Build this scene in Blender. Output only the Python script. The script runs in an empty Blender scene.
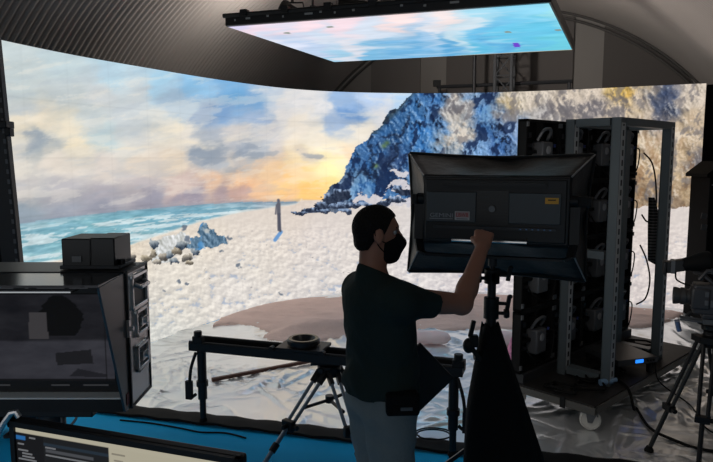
import bpy, math, random
import numpy as np
from mathutils import Vector, Matrix, Quaternion
PI = math.pi
rnd = random.Random(7)
SC = bpy.context.scene
COL = SC.collection

# ------------------------------------------------------------------ camera
F, CX, CY, HC = 635.0, 356.5, 231.0, 2.0
TH = math.atan(73.0 / F)
cam_d = bpy.data.cameras.new('camera')
cam = bpy.data.objects.new('camera', cam_d)
COL.objects.link(cam)
cam.location = (0, 0, HC)
cam.rotation_euler = (PI / 2 - TH, 0, 0)
cam_d.sensor_width = 36
cam_d.lens = F / 713 * 36
cam_d.clip_end = 200
SC.camera = cam
SC.view_settings.view_transform = 'Standard'
SC.view_settings.look = 'None'
SC.view_settings.exposure = 0.0
SC.view_settings.gamma = 1.0
SC.view_settings.use_curve_mapping = False
try:
    SC.cycles.use_denoising = True
    SC.cycles.max_bounces = 8
except Exception:
    pass


def ray(x, y):
    u = (x - CX) / F
    v = -(y - CY) / F
    return (u, math.cos(TH) + v * math.sin(TH), -math.sin(TH) + v * math.cos(TH))


def at(x, y, Y):
    """point of the hall seen at photo position x, y, standing Y metres away"""
    r = ray(x, y)
    k = Y / r[1]
    return Vector((r[0] * k, Y, HC + r[2] * k))


def on(x, y, z=0.0):
    """point of the hall seen at photo position x, y, at height z"""
    r = ray(x, y)
    k = (z - HC) / r[2]
    return Vector((r[0] * k, r[1] * k, z))


def project(X, Y, Z):
    c, s = math.cos(TH), math.sin(TH)
    d = Y * c - (Z - HC) * s
    return CX + F * X / d, CY - F * (Y * s + (Z - HC) * c) / d


# ------------------------------------------------------------------ materials
def lin(c):
    return tuple(((v / 255) / 12.92 if v / 255 <= 0.04045 else ((v / 255 + 0.055) / 1.055) ** 2.4) for v in c)


MATS = {}


def mat(name, rgb, rough=0.5, metal=0.0, spec=0.5, bump=None, var=None, emit=None, dots=None):
    if name in MATS:
        return MATS[name]
    m = bpy.data.materials.new(name)
    m.use_nodes = True
    nt = m.node_tree
    b = nt.nodes['Principled BSDF']
    c = lin(rgb)
    b.inputs['Base Color'].default_value = (*c, 1)
    b.inputs['Roughness'].default_value = rough
    b.inputs['Metallic'].default_value = metal
    b.inputs['Specular IOR Level'].default_value = spec
    tc = nt.nodes.new('ShaderNodeTexCoord')
    if var:
        sc, amt = var
        n = nt.nodes.new('ShaderNodeTexNoise')
        n.inputs['Scale'].default_value = sc
        n.inputs['Detail'].default_value = 5
        nt.links.new(tc.outputs['Object'], n.inputs['Vector'])
        mx = nt.nodes.new('ShaderNodeMix')
        mx.data_type = 'RGBA'
        nt.links.new(n.outputs['Fac'], mx.inputs[0])
        mx.inputs[6].default_value = (*[v * (1 - amt) for v in c], 1)
        mx.inputs[7].default_value = (*[min(1, v * (1 + amt)) for v in c], 1)
        nt.links.new(mx.outputs[2], b.inputs['Base Color'])
    if dots:
        sc, dc = dots
        v = nt.nodes.new('ShaderNodeTexVoronoi')
        v.inputs['Scale'].default_value = sc
        v.inputs['Randomness'].default_value = 0.0
        nt.links.new(tc.outputs['Object'], v.inputs['Vector'])
        mt = nt.nodes.new('ShaderNodeMath')
        mt.operation = 'LESS_THAN'
        mt.inputs[1].default_value = 0.26
        nt.links.new(v.outputs['Distance'], mt.inputs[0])
        mx = nt.nodes.new('ShaderNodeMix')
        mx.data_type = 'RGBA'
        nt.links.new(mt.outputs[0], mx.inputs[0])
        mx.inputs[6].default_value = (*c, 1)
        mx.inputs[7].default_value = (*lin(dc), 1)
        nt.links.new(mx.outputs[2], b.inputs['Base Color'])
    if bump:
        sc, st, det = bump
        n = nt.nodes.new('ShaderNodeTexNoise')
        n.inputs['Scale'].default_value = sc
        n.inputs['Detail'].default_value = det
        nt.links.new(tc.outputs['Object'], n.inputs['Vector'])
        bp = nt.nodes.new('ShaderNodeBump')
        bp.inputs['Strength'].default_value = st
        bp.inputs['Distance'].default_value = 0.02
        nt.links.new(n.outputs['Fac'], bp.inputs['Height'])
        nt.links.new(bp.outputs['Normal'], b.inputs['Normal'])
    if emit:
        b.inputs['Emission Color'].default_value = (*lin(emit[0]), 1)
        b.inputs['Emission Strength'].default_value = emit[1]
    MATS[name] = m
    return m


def screen_mat(name, strength=1.0):
    m = bpy.data.materials.new(name)
    m.use_nodes = True
    nt = m.node_tree
    b = nt.nodes['Principled BSDF']
    b.inputs['Base Color'].default_value = (0.01, 0.01, 0.01, 1)
    b.inputs['Roughness'].default_value = 0.6
    b.inputs['Specular IOR Level'].default_value = 0.04
    a = nt.nodes.new('ShaderNodeAttribute')
    a.attribute_name = 'picture'
    nt.links.new(a.outputs['Color'], b.inputs['Emission Color'])
    b.inputs['Emission Strength'].default_value = strength
    MATS[name] = m
    return m


def slots(name, base, hole, period, duty):
    """strip material with a row of slots repeating along z"""
    m = mat(name, base, .45, .2, .5)
    nt = m.node_tree
    if nt.nodes.get('slot_mix'):
        return m
    tc = nt.nodes.new('ShaderNodeTexCoord')
    sp = nt.nodes.new('ShaderNodeSeparateXYZ')
    nt.links.new(tc.outputs['Object'], sp.inputs[0])
    d = nt.nodes.new('ShaderNodeMath'); d.operation = 'DIVIDE'; d.inputs[1].default_value = period
    nt.links.new(sp.outputs['Z'], d.inputs[0])
    f = nt.nodes.new('ShaderNodeMath'); f.operation = 'FRACT'
    nt.links.new(d.outputs[0], f.inputs[0])
    l = nt.nodes.new('ShaderNodeMath'); l.operation = 'LESS_THAN'; l.inputs[1].default_value = duty
    nt.links.new(f.outputs[0], l.inputs[0])
    mx = nt.nodes.new('ShaderNodeMix'); mx.data_type = 'RGBA'; mx.name = 'slot_mix'
    mx.inputs[6].default_value = (*lin(base), 1)
    mx.inputs[7].default_value = (*lin(hole), 1)
    nt.links.new(l.outputs[0], mx.inputs[0])
    nt.links.new(mx.outputs[2], nt.nodes['Principled BSDF'].inputs['Base Color'])
    return m


BLACK = mat('black_metal', (22, 22, 24), 0.45, 0.0, 0.4)
BLACKP = mat('black_plastic', (20, 20, 21), 0.5, 0.0, 0.35)
DGREY = mat('dark_grey_metal', (52, 53, 56), 0.45, 0.0, 0.4)
GREY = mat('grey_metal', (105, 107, 110), 0.45, 0.3, 0.5)
ALU = mat('aluminium', (98, 107, 111), 0.45, 0.3, 0.5)
ALUL = mat('pale_aluminium', (150, 156, 158), 0.4, 0.3, 0.5)
CHROME = mat('bright_metal', (200, 200, 200), 0.25, 1.0)
CARBON = mat('carbon_tube', (120, 135, 150), 0.3, 0.6)
FABRIC = mat('black_fabric', (17, 17, 18), 0.85, 0, 0.2, bump=(60, 0.3, 4))
SHEEN = mat('black_sheen_fabric', (24, 25, 26), 0.5, 0, 0.3, bump=(9, 0.5, 3))
RUBBER = mat('black_rubber', (14, 14, 14), 0.7, 0, 0.2)
WHITEP = mat('white_plastic', (215, 212, 205), 0.5)


# ------------------------------------------------------------------ mesh building
def basis(d):
    d = Vector(d).normalized()
    up = Vector((0, 0, 1)) if abs(d.z) < 0.95 else Vector((0, 1, 0))
    x = d.cross(up).normalized()
    return x, x.cross(d).normalized()


class MB:
    def __init__(s):
        s.v = []
        s.f = []

    def add(s, vs, fs):
        o = len(s.v)
        s.v += [tuple(p) for p in vs]
        s.f += [tuple(i + o for i in f) for f in fs]
        return s

    def box(s, c, d, rot=None):
        hx, hy, hz = d[0] / 2, d[1] / 2, d[2] / 2
        P = [Vector((i * hx, j * hy, k * hz)) for k in (-1, 1) for j in (-1, 1) for i in (-1, 1)]
        if rot is not None:
            P = [rot @ p for p in P]
        c = Vector(c)
        return s.add([p + c for p in P], [(0, 2, 3, 1), (4, 5, 7, 6), (0, 1, 5, 4), (2, 6, 7, 3), (0, 4, 6, 2), (1, 3, 7, 5)])

    def bb(s, lo, hi):
        return s.box([(a + b) / 2 for a, b in zip(lo, hi)], [b - a for a, b in zip(lo, hi)])

    def bar(s, a, b, w, h):
        a, b = Vector(a), Vector(b)
        x, y = basis(b - a)
        vs = []
        for p in (a, b):
            vs += [p - x * w / 2 - y * h / 2, p + x * w / 2 - y * h / 2, p + x * w / 2 + y * h / 2, p - x * w / 2 + y * h / 2]
        return s.add(vs, [(3, 2, 1, 0), (4, 5, 6, 7), (0, 1, 5, 4), (1, 2, 6, 5), (2, 3, 7, 6), (3, 0, 4, 7)])

    def cyl(s, a, b, r0, r1=None, n=14):
        return s.lathe(a, Vector(b) - Vector(a), [(0, 0), (r0, 0), (r0 if r1 is None else r1, (Vector(b) - Vector(a)).length), (0, (Vector(b) - Vector(a)).length)], n)

    def lathe(s, o, d, prof, n=20):
        o = Vector(o)
        d = Vector(d).normalized()
        x, y = basis(d)
        vs, fs = [], []
        for r, h in prof:
            for i in range(n):
                a = 2 * PI * i / n
                vs.append(o + d * h + (x * math.cos(a) + y * math.sin(a)) * max(r, 1e-5))
        m = len(prof)
        for j in range(m - 1):
            for i in range(n):
                k = (i + 1) % n
                fs.append((j * n + i, j * n + k, (j + 1) * n + k, (j + 1) * n + i))
        return s.add(vs, fs)

    def tube(s, pts, r, n=8, rr=None):
        pts = [Vector(p) for p in pts]
        vs, fs = [], []
        x = None
        for i, p in enumerate(pts):
            t = (pts[min(i + 1, len(pts) - 1)] - pts[max(i - 1, 0)]).normalized()
            if x is None:
                x, _ = basis(t)
            x = (x - t * x.dot(t)).normalized()
            y = t.cross(x)
            q = r if rr is None else rr[i]
            for k in range(n):
                a = 2 * PI * k / n
                vs.append(p + (x * math.cos(a) + y * math.sin(a)) * q)
        m = len(pts)
        for j in range(m - 1):
            for i in range(n):
                k = (i + 1) % n
                fs.append((j * n + i, j * n + k, (j + 1) * n + k, (j + 1) * n + i))
        fs.append(tuple(range(n - 1, -1, -1)))
        fs.append(tuple((m - 1) * n + i for i in range(n)))
        return s.add(vs, fs)

    def ell(s, c, r, n=16, m=10, rot=None):
        vs, fs = [], []
        c = Vector(c)
        for j in range(m + 1):
            t = PI * j / m
            for i in range(n):
                a = 2 * PI * i / n
                p = Vector((r[0] * math.sin(t) * math.cos(a), r[1] * math.sin(t) * math.sin(a), r[2] * math.cos(t)))
                if rot is not None:
                    p = rot @ p
                vs.append(c + p)
        for j in range(m):
            for i in range(n):
                k = (i + 1) % n
                fs.append((j * n + i, (j + 1) * n + i, (j + 1) * n + k, j * n + k))
        return s.add(vs, fs)

    def prism(s, poly, off):
        poly = [Vector(p) for p in poly]
        off = Vector(off)
        n = len(poly)
        fs = [tuple(range(n)), tuple(range(2 * n - 1, n - 1, -1))]
        fs += [(i, i + n, (i + 1) % n + n, (i + 1) % n) for i in range(n)]
        return s.add(poly + [p + off for p in poly], fs)

    def grid(s, P):
        """P: array (a, b, 3)"""
        a, b = len(P), len(P[0])
        return s.add([p for row in P for p in row],
                     [(i * b + j, (i + 1) * b + j, (i + 1) * b + j + 1, i * b + j + 1) for i in range(a - 1) for j in range(b - 1)])

    def build(s, name, m, parent=None, smooth=35, bevel=0, world=False, solid=0):
        me = bpy.data.meshes.new(name)
        vs = s.v
        if world and parent is not None:
            o = root_loc(parent)
            vs = [(p[0] - o[0], p[1] - o[1], p[2] - o[2]) for p in vs]
        me.from_pydata(vs, [], s.f)
        return finish(me, name, m, parent, smooth, bevel, solid)


def root_loc(o):
    l = Vector((0, 0, 0))
    while o is not None:
        l += o.location
        o = o.parent
    return l


def finish(me, name, m, parent, smooth, bevel=0, solid=0):
    import bmesh
    bm = bmesh.new()
    bm.from_mesh(me)
    bmesh.ops.remove_doubles(bm, verts=bm.verts, dist=1e-5)
    bmesh.ops.recalc_face_normals(bm, faces=bm.faces)
    bm.to_mesh(me)
    bm.free()
    if smooth:
        me.polygons.foreach_set('use_smooth', [True] * len(me.polygons))
        try:
            me.set_sharp_from_angle(angle=math.radians(smooth))
        except Exception:
            pass
    me.materials.append(m)
    ob = bpy.data.objects.new(name, me)
    COL.objects.link(ob)
    if parent is not None:
        ob.parent = parent
    if solid:
        k = ob.modifiers.new('solid', 'SOLIDIFY')
        k.thickness = solid
        k.offset = 0
    if bevel:
        k = ob.modifiers.new('bevel', 'BEVEL')
        k.width = bevel
        k.segments = 2
        k.limit_method = 'ANGLE'
    return ob


def tag(o, label=None, cat=None, group=None, kind=None):
    if label:
        o['label'] = label
    if cat:
        o['category'] = cat
    if group:
        o['group'] = group
    if kind:
        o['kind'] = kind
    return o


def thing(name, label, cat, loc=(0, 0, 0), rz=0.0, group=None, kind=None):
    o = bpy.data.objects.new(name, None)
    o.empty_display_size = 0.1
    COL.objects.link(o)
    o.location = loc
    o.rotation_euler = (0, 0, rz)
    return tag(o, label, cat, group, kind)


def kids(o):
    return [c for c in bpy.data.objects if c.parent == o]


def dup(o, parent=None):
    c = o.copy()
    COL.objects.link(c)
    if parent is not None:
        c.parent = parent
    for k in kids(o):
        if k is not c:
            dup(k, c)
    return c


def text_mesh(txt, size, depth=0.0006):
    cu = bpy.data.curves.new('letters', 'FONT')
    cu.body = txt
    cu.size = size
    cu.extrude = depth
    cu.align_x = 'LEFT'
    ob = bpy.data.objects.new('letters', cu)
    COL.objects.link(ob)
    dg = bpy.context.evaluated_depsgraph_get()
    me = bpy.data.meshes.new_from_object(ob.evaluated_get(dg))
    bpy.data.objects.remove(ob)
    bpy.data.curves.remove(cu)
    return me


def lettering(name, txt, size, m, parent, origin, xdir, zdir, width=None):
    """upright lettering: reading direction xdir, up zdir (parent's coordinates)"""
    me = text_mesh(txt, size)
    X = Vector(xdir).normalized()
    Z = Vector(zdir).normalized()
    N = X.cross(Z)
    M = Matrix((X, Z, N)).transposed()
    w = max(v.co.x for v in me.vertices)
    k = width / w if width else 1
    o = Vector(origin)
    for v in me.vertices:
        v.co = o + M @ Vector((v.co.x * k, v.co.y, v.co.z))
    me.materials.clear()
    me.materials.append(m)
    ob = bpy.data.objects.new(name, me)
    COL.objects.link(ob)
    ob.parent = parent
    return ob


# ------------------------------------------------------------------ noise and painting
_tab = np.random.default_rng(11).random((256, 256))


def vnoise(x, y, seed=0):
    x = x + seed * 17.37
    y = y + seed * 9.71
    xi = np.floor(x).astype(int)
    yi = np.floor(y).astype(int)
    fx = x - xi
    fy = y - yi
    fx = fx * fx * (3 - 2 * fx)
    fy = fy * fy * (3 - 2 * fy)
    g = lambda a, b: _tab[a & 255, b & 255]
    return (g(xi, yi) * (1 - fx) + g(xi + 1, yi) * fx) * (1 - fy) + (g(xi, yi + 1) * (1 - fx) + g(xi + 1, yi + 1) * fx) * fy


def fbm(x, y, sx, sy, octv=4, seed=0):
    t = 0
    a = 1.0
    n = 0
    for o in range(octv):
        t = t + a * vnoise(x / sx * 2 ** o, y / sy * 2 ** o, seed + o * 3)
        n += a
        a *= 0.55
    return t / n - 0.5


def inside(x, y, poly):
    r = np.zeros(x.shape, bool)
    n = len(poly)
    for i in range(n):
        x0, y0 = poly[i]
        x1, y1 = poly[(i + 1) % n]
        if y0 == y1:
            continue
        c = ((y0 > y) != (y1 > y)) & (x < (x1 - x0) * (y - y0) / (y1 - y0) + x0)
        r ^= c
    return r


def blend(samples, x, y, s=14.0):
    num = np.zeros(x.shape + (3,))
    den = np.zeros(x.shape)
    for sx, sy, c in samples:
        w = 1.0 / ((x - sx) ** 2 + (y - sy) ** 2 + s * s) ** 2
        den += w
        num += w[..., None] * np.array(c, float)
    return num / den[..., None]


def to_lin(c):
    c = np.clip(c / 255.0, 0, 1)
    return np.where(c <= 0.04045, c / 12.92, ((c + 0.055) / 1.055) ** 2.4)


def mixc(base, c, m):
    m = np.asarray(m, float)[..., None]
    return base * (1 - m) + np.array(c, float) * m


def ss(a, b, x):
    t = np.clip((x - a) / (b - a), 0, 1)
    return t * t * (3 - 2 * t)


def picture_mesh(name, P, C, m, parent):
    a, b = P.shape[:2]
    me = bpy.data.meshes.new(name)
    n = a * b
    idx = np.arange(n).reshape(a, b)
    q = np.stack([idx[:-1, :-1], idx[1:, :-1], idx[1:, 1:], idx[:-1, 1:]], -1).reshape(-1)
    me.vertices.add(n)
    me.vertices.foreach_set('co', P.reshape(-1).astype(np.float32))
    me.loops.add(len(q))
    me.loops.foreach_set('vertex_index', q.astype(np.int32))
    nf = len(q) // 4
    me.polygons.add(nf)
    me.polygons.foreach_set('loop_start', (np.arange(nf) * 4).astype(np.int32))
    me.update(calc_edges=True)
    me.validate()
    ca = me.color_attributes.new('picture', 'FLOAT_COLOR', 'POINT')
    rgba = np.ones((n, 4), np.float32)
    rgba[:, :3] = C.reshape(-1, 3)
    ca.data.foreach_set('color', rgba.reshape(-1))
    me.materials.append(m)
    ob = bpy.data.objects.new(name, me)
    COL.objects.link(ob)
    ob.parent = parent
    return ob


WORLD = 0.5
OVER = 1.12
LAMP = 3.0
FLOOD = 17
# ------------------------------------------------------------------ surroundings
w = bpy.data.worlds.new('world')
SC.world = w
w.use_nodes = True
w.node_tree.nodes['Background'].inputs['Color'].default_value = (0.9, 0.95, 1.0, 1)
w.node_tree.nodes['Background'].inputs['Strength'].default_value = WORLD

AZ = 0.384
AX = Vector((math.sin(AZ), math.cos(AZ), 0))
PR = Vector((math.cos(AZ), -math.sin(AZ), 0))
C0 = Vector((2.445, 11.43, 0.245))
RV = 4.35


def hall(a, k, r=RV):
    """a: angle around the vault (0 right, pi left); k: metres from the end wall towards the camera"""
    return C0 - AX * k + PR * (r * math.cos(a)) + Vector((0, 0, r * math.sin(a)))


b = MB()
ks = np.arange(0, 9.6, 0.076 / 6)
ang = np.linspace(0, PI, 72)
P = [[hall(a, k, RV + 0.011 * math.cos(2 * PI * k / 0.076)) for a in ang] for k in ks]
b.grid(P)
ceil = b.build('ceiling', mat('corrugated_sheet', (174, 165, 158), 0.55, 0.1, 0.4, var=(1.3, 0.12)), None, smooth=60)
tag(ceil, kind='structure')
b = MB()
b.grid([[hall(a, k) for a in ang] for k in np.arange(9.55, 16.3, 0.6)])
tag(b.build('ceiling.001', MATS['corrugated_sheet'], None, smooth=60), kind='structure')
b = MB()
for sgn, nm in ((1, 'wall_right'), (-1, 'wall_left')):
    b = MB()
    p = [C0 + PR * (sgn * (RV + 0.0)) - AX * k for k in (0, 16.3)]
    b.prism([(p[0].x, p[0].y, 0), (p[1].x, p[1].y, 0), (p[1].x, p[1].y, .245), (p[0].x, p[0].y, .245)], PR * sgn * 0.1)
    tag(b.build(nm, mat('plinth', (70, 68, 66), 0.8), None), kind='structure')
# end wall and its flat panels
b = MB()
poly = [hall(a, -0.02, RV + 0.05) for a in ang]
poly += [Vector((poly[-1].x, poly[-1].y, 0)), Vector((poly[0].x, poly[0].y, 0))]
b.prism(poly, AX * 0.1)
tag(b.build('wall_back', mat('end_wall', (150, 144, 138), 0.8, var=(0.8, 0.12)), None, smooth=0), kind='structure')


def endpt(x, y, off):
    """point on a plane off metres in front of the end wall"""
    r = Vector(ray(x, y))
    o = Vector((0, 0, HC))
    q = C0 - AX * off
    k = (q - o).dot(AX) / r.dot(AX)
    return o + r * k


for i, (x0, x1, c) in enumerate(((371, 420, (122, 116, 112)), (446, 572, (108, 102, 98)), (602, 690, (96, 90, 86)))):
    b = MB()
    top = min(hall(PI / 2, 0).z, 3.9)
    A, B = endpt(x0, 90, 0.03), endpt(x1, 90, 0.03)
    lim = []
    n = 8
    for q in range(n + 1):
        p = A.lerp(B, q / n)
        rel = (p - C0).dot(PR)
        lim.append((p, C0.z + math.sqrt(max(0.1, (RV - 0.06) ** 2 - rel * rel))))
    poly = [Vector((p.x, p.y, z)) for p, z in lim] + [Vector((B.x, B.y, 0)), Vector((A.x, A.y, 0))]
    b.prism(poly, AX * 0.025)
    tag(b.build('trim_%d' % (i + 1), mat('end_panel_%d' % i, c, 0.8), None, smooth=0), kind='structure')
b = MB()
for r, dk in ((RV - 0.03, 0.05), (RV - 0.12, 0.06)):
    b.tube([hall(a, dk, r) for a in np.linspace(0.05, PI - 0.05, 80)], 0.022)
tag(b.build('trim_4', mat('arch_rib', (88, 84, 80), 0.6), None), kind='structure')

# floor: painted blue
b = MB()
e0 = C0 + AX * 0.1
e1 = C0 - AX * 16.3
q = [e0 - PR * 4.5, e0 + PR * 4.5, e1 + PR * 4.5, e1 - PR * 4.5]
b.prism([(p.x, p.y, 0) for p in q], (0, 0, -0.1))
fl = b.build('floor', mat('blue_floor', (6, 176, 240), 0.75, 0, 0.12, var=(3, 0.08)), None, smooth=0)
tag(fl, kind='structure')

# ------------------------------------------------------------------ LED wall
WALL_H = 2.94
cps = [(-3.03, 4.45), (-2.88, 5.13), (-2.60, 5.98), (-2.21, 6.79), (-1.68, 7.80), (-0.95, 8.80), (-0.17, 9.27), (0.87, 9.45), (1.83, 9.36), (2.87, 9.0), (3.72, 8.55), (4.43, 8.20)]
cps = [Vector((x, y, 0)) for x, y in cps]


def catmull(cp, n):
    out = []
    for i in range(len(cp) - 1):
        p0 = cp[max(i - 1, 0)]
        p1, p2 = cp[i], cp[i + 1]
        p3 = cp[min(i + 2, len(cp) - 1)]
        for k in range(n):
            t = k / n
            out.append(0.5 * ((2 * p1) + (p2 - p0) * t + (2 * p0 - 5 * p1 + 4 * p2 - p3) * t * t + (3 * p1 - p0 - 3 * p2 + p3) * t ** 3))
    out.append(cp[-1])
    return out


def resample(pts, n):
    pts = np.array([tuple(p) for p in pts])
    s = np.r_[0, np.cumsum(np.linalg.norm(np.diff(pts, axis=0), axis=1))]
    t = np.linspace(0, s[-1], n)
    return np.stack([np.interp(t, s, pts[:, i]) for i in range(pts.shape[1])], 1), s[-1]


base, wall_len = resample(catmull(cps, 20), 860)
sm = base.copy()
for _ in range(400):
    sm[1:-1] = (sm[:-2] + sm[1:-1] * 2 + sm[2:]) / 4
base = sm
wall_curve = base


def rough(x, y, sx, sy, octv=5, seed=0):
    t = 0
    a = 1.0
    n = 0
    c, q = 1.0, 0.0
    for o in range(octv):
        ca, sa = math.cos(o * 0.5), math.sin(o * 0.5)
        u, v = x / sx * 2 ** o, y / sy * 2 ** o
        t = t + a * (vnoise(u * ca - v * sa, u * sa + v * ca, seed + o * 5 + 1) - .5)
        n += a * a
        a *= 0.62
    return t / math.sqrt(n) * 1.0


def paint_wall(x, y):
    tilt = 0.13 * (300 - np.minimum(x, 300))
    yt = y - tilt
    wx = x + 24 * rough(x, yt, 34, 20, 5, 21)
    wy = y + 11 * rough(x, yt, 34, 18, 5, 25)
    sky = [
        (5, 45, (196, 208, 210)), (60, 60, (190, 207, 212)), (110, 70, (184, 212, 226)), (160, 85, (166, 205, 228)), (200, 88, (140, 190, 226)),
        (235, 92, (112, 168, 214)), (232, 112, (122, 158, 200)), (250, 104, (125, 168, 210)), (272, 98, (196, 208, 222)), (300, 100, (228, 226, 226)), (325, 108, (228, 226, 226)),
        (345, 100, (150, 182, 222)), (348, 112, (108, 150, 204)), (340, 122, (160, 182, 212)), (372, 97, (182, 204, 234)), (400, 95, (178, 210, 240)), (408, 98, (180, 212, 242)), (380, 112, (226, 224, 224)),
        (385, 104, (205, 216, 232)),
        (15, 85, (186, 198, 200)), (60, 90, (190, 199, 201)), (100, 95, (196, 201, 203)), (140, 98, (196, 203, 206)), (180, 108, (165, 188, 208)), (208, 112, (132, 158, 192)),
        (14, 108, (196, 202, 202)), (16, 124, (226, 216, 196)), (40, 124, (232, 220, 198)), (35, 139, (160, 170, 176)), (58, 141, (178, 182, 180)), (62, 132, (226, 216, 194)), (80, 140, (236, 222, 194)),
        (100, 136, (190, 208, 212)), (90, 118, (192, 201, 203)), (130, 150, (206, 204, 198)), (125, 120, (196, 203, 206)), (168, 130, (230, 222, 206)), (188, 138, (226, 218, 206)),
        (200, 153, (160, 170, 182)), (212, 148, (166, 174, 184)), (208, 160, (172, 176, 182)), (236, 152, (160, 170, 184)), (246, 160, (168, 174, 180)), (228, 140, (190, 192, 198)), (222, 162, (196, 188, 180)), (250, 150, (180, 186, 194)),
        (238, 132, (214, 208, 204)), (262, 128, (206, 204, 206)), (255, 118, (160, 180, 208)),
        (18, 160, (216, 210, 200)), (60, 160, (222, 212, 200)), (100, 165, (216, 206, 197)), (140, 163, (222, 208, 192)), (172, 162, (226, 210, 190)),
        (18, 188, (196, 192, 190)), (60, 190, (184, 181, 185)), (100, 190, (180, 175, 182)), (140, 184, (190, 182, 184)), (180, 184, (204, 182, 174)), (206, 178, (228, 190, 160)), (235, 178, (240, 192, 150)),
        (20, 210, (150, 163, 175)), (60, 210, (146, 152, 166)), (100, 205, (148, 150, 164)), (150, 200, (150, 148, 162)), (190, 195, (152, 144, 158)), (228, 192, (168, 150, 154)), (245, 192, (190, 158, 150)),
        (262, 192, (236, 190, 148)), (285, 186, (250, 202, 138)), (290, 196, (238, 190, 142)), (312, 192, (250, 196, 116)), (322, 171, (255, 246, 176)), (318, 182, (254, 218, 144)), (300, 176, (252, 206, 142)), (272, 172, (240, 204, 164)),
        (255, 170, (222, 190, 160)), (250, 180, (240, 184, 136)), (270, 152, (214, 204, 196)), (300, 148, (242, 226, 200)), (340, 150, (248, 234, 206)), (330, 160, (252, 236, 186)), (300, 162, (246, 222, 178)), (300, 122, (236, 226, 212)), (360, 128, (240, 230, 214)),
        (280, 112, (226, 222, 220)), (330, 135, (242, 230, 210)), (306, 154, (206, 194, 180)), (346, 158, (240, 212, 178))]
    c = blend(sky, wx, wy, 6)
    n = rough(x, yt, 50, 15, 6, 3)
    c = c + (n * 24 + 4)[..., None] * np.array([1, .98, .95])
    r1 = rough(x + 20 * n, yt, 36, 9, 6, 8)
    c = mixc(c, (246, 238, 224), ss(0.08, 0.34, r1) * 0.3)
    c = mixc(c, (160, 174, 192), ss(0.1, 0.4, -r1) * 0.16)
    # small dark clouds
    for ex, ey, rx, ry, a in ((205, 153, 13, 6, .5), (238, 157, 15, 5, .5), (264, 156, 8, 4, .35), (312, 153, 8, 3, .45), (243, 148, 9, 3, .4), (225, 166, 12, 3, .3), (36, 140, 20, 5, .35), (212, 144, 7, 3, .3), (196, 160, 8, 3, .3)):
        d = ((wx - ex) / rx) ** 2 + ((wy - ey) / ry) ** 2
        c = mixc(c, (140, 152, 168), np.clip(a * 1.1 * ss(1.5, .2, d + 1.9 * r1 + .8 * n), 0, 1))
    # bright cloud rims
    for ex, ey, rx, ry in ((78, 140, 14, 4), (60, 128, 24, 3), (172, 128, 16, 4), (190, 143, 18, 3), (20, 118, 16, 3), (232, 138, 10, 3), (120, 146, 30, 2)):
        d = ((wx - ex) / rx) ** 2 + ((wy - ey) / ry) ** 2
        c = mixc(c, (244, 230, 206), 0.5 * np.exp(-d))
    g = np.exp(-(((x - 323) / 11) ** 2 + ((y - 171) / 6) ** 2))
    c = mixc(c, (255, 252, 196), g * 0.9)
    # sea
    hor = np.interp(x, [-200, 18, 60, 120, 180, 240, 300, 340], [246, 223.5, 218, 211, 206, 202, 201.5, 201])
    shore = np.interp(x, [-200, 20, 60, 118, 160, 200, 240, 275, 296, 302], [290, 268, 260, 249.5, 235, 222, 212.5, 207, 204, 200])
    sea = [(20, 228, (120, 168, 184)), (60, 224, (118, 172, 188)), (120, 216, (110, 168, 184)), (180, 210, (96, 152, 176)), (240, 205, (100, 146, 170)), (20, 245, (120, 176, 190)), (60, 240, (104, 170, 188)), (100, 232, (120, 182, 194)),
           (150, 222, (96, 160, 182)), (200, 214, (104, 164, 188)), (235, 209, (130, 178, 196)), (100, 246, (140, 190, 198)), (20, 262, (150, 194, 200)), (150, 234, (138, 188, 198)), (60, 252, (142, 192, 198)), (270, 204, (130, 150, 168))]
    sc = blend(sea, x, y, 8)
    yy = y - hor
    wv = rough(x + 40 * fbm(x, yy, 60, 8, 2, 5), yy * 1.0, 34, 3.0, 5, 31)
    den = ss(2, 10, yy)
    sc = mixc(sc, (222, 234, 236), ss(0.06, 0.2, wv) * (0.25 + 0.65 * den) * 0.9)
    sc = mixc(sc, (84, 144, 168), ss(0.06, 0.26, -wv) * 0.45)
    sc = mixc(sc, (190, 208, 214), .22)
    sc = sc + (rough(x, yy, 12, 2.0, 3, 33) * 40)[..., None]
    m = (y > hor) & (x < 345)
    c = np.where(m[..., None], sc, c)
    c = mixc(c, (130, 142, 160), np.exp(-((y - hor) / 2.2) ** 2) * 0.35 * (x < 300))
    # sand
    sand = [(120, 256, (232, 218, 198)), (200, 232, (234, 222, 206)), (260, 212, (236, 222, 208)), (300, 206, (230, 214, 200)), (260, 235, (232, 222, 212)), (320, 230, (230, 220, 214)), (330, 260, (228, 220, 214)), (250, 260, (230, 222, 212)),
            (180, 270, (232, 224, 212)), (170, 300, (226, 220, 210)), (240, 290, (228, 222, 216)), (160, 335, (216, 216, 210)), (320, 285, (224, 218, 214)), (440, 250, (226, 220, 218)), (480, 280, (214, 206, 208)), (650, 230, (226, 214, 208)), (690, 230, (228, 218, 212)),
            (650, 290, (220, 210, 206)), (700, 300, (218, 208, 204)), (560, 260, (222, 214, 212)), (-100, 330, (222, 216, 208))]
    sd = blend(sand, x, y, 20)
    k = 0.55 + np.clip((y - 215) / 90, 0, 1.2)
    wxs = x + 3 * fbm(x, y, 9, 5, 2, 51)
    kk = ss(225, 300, y)

    def dune(a, b):
        return rough(a, b, 3.6, 2.6, 3, 41) * (1 - kk) + rough(a, b, 6.4, 4.4, 4, 47) * kk
    t1 = dune(x + 0.9, y + 1.0) - dune(x - 0.9, y - 1.0)
    t2 = dune(x, y)
    near = 0.3 + 0.7 * ss(212, 262, y)
    sd = sd + ((np.clip(t1, -.35, .35) * 38 + t2 * 26) * near - 5)[..., None] * np.array([1.05, 1.0, .88])
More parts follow.
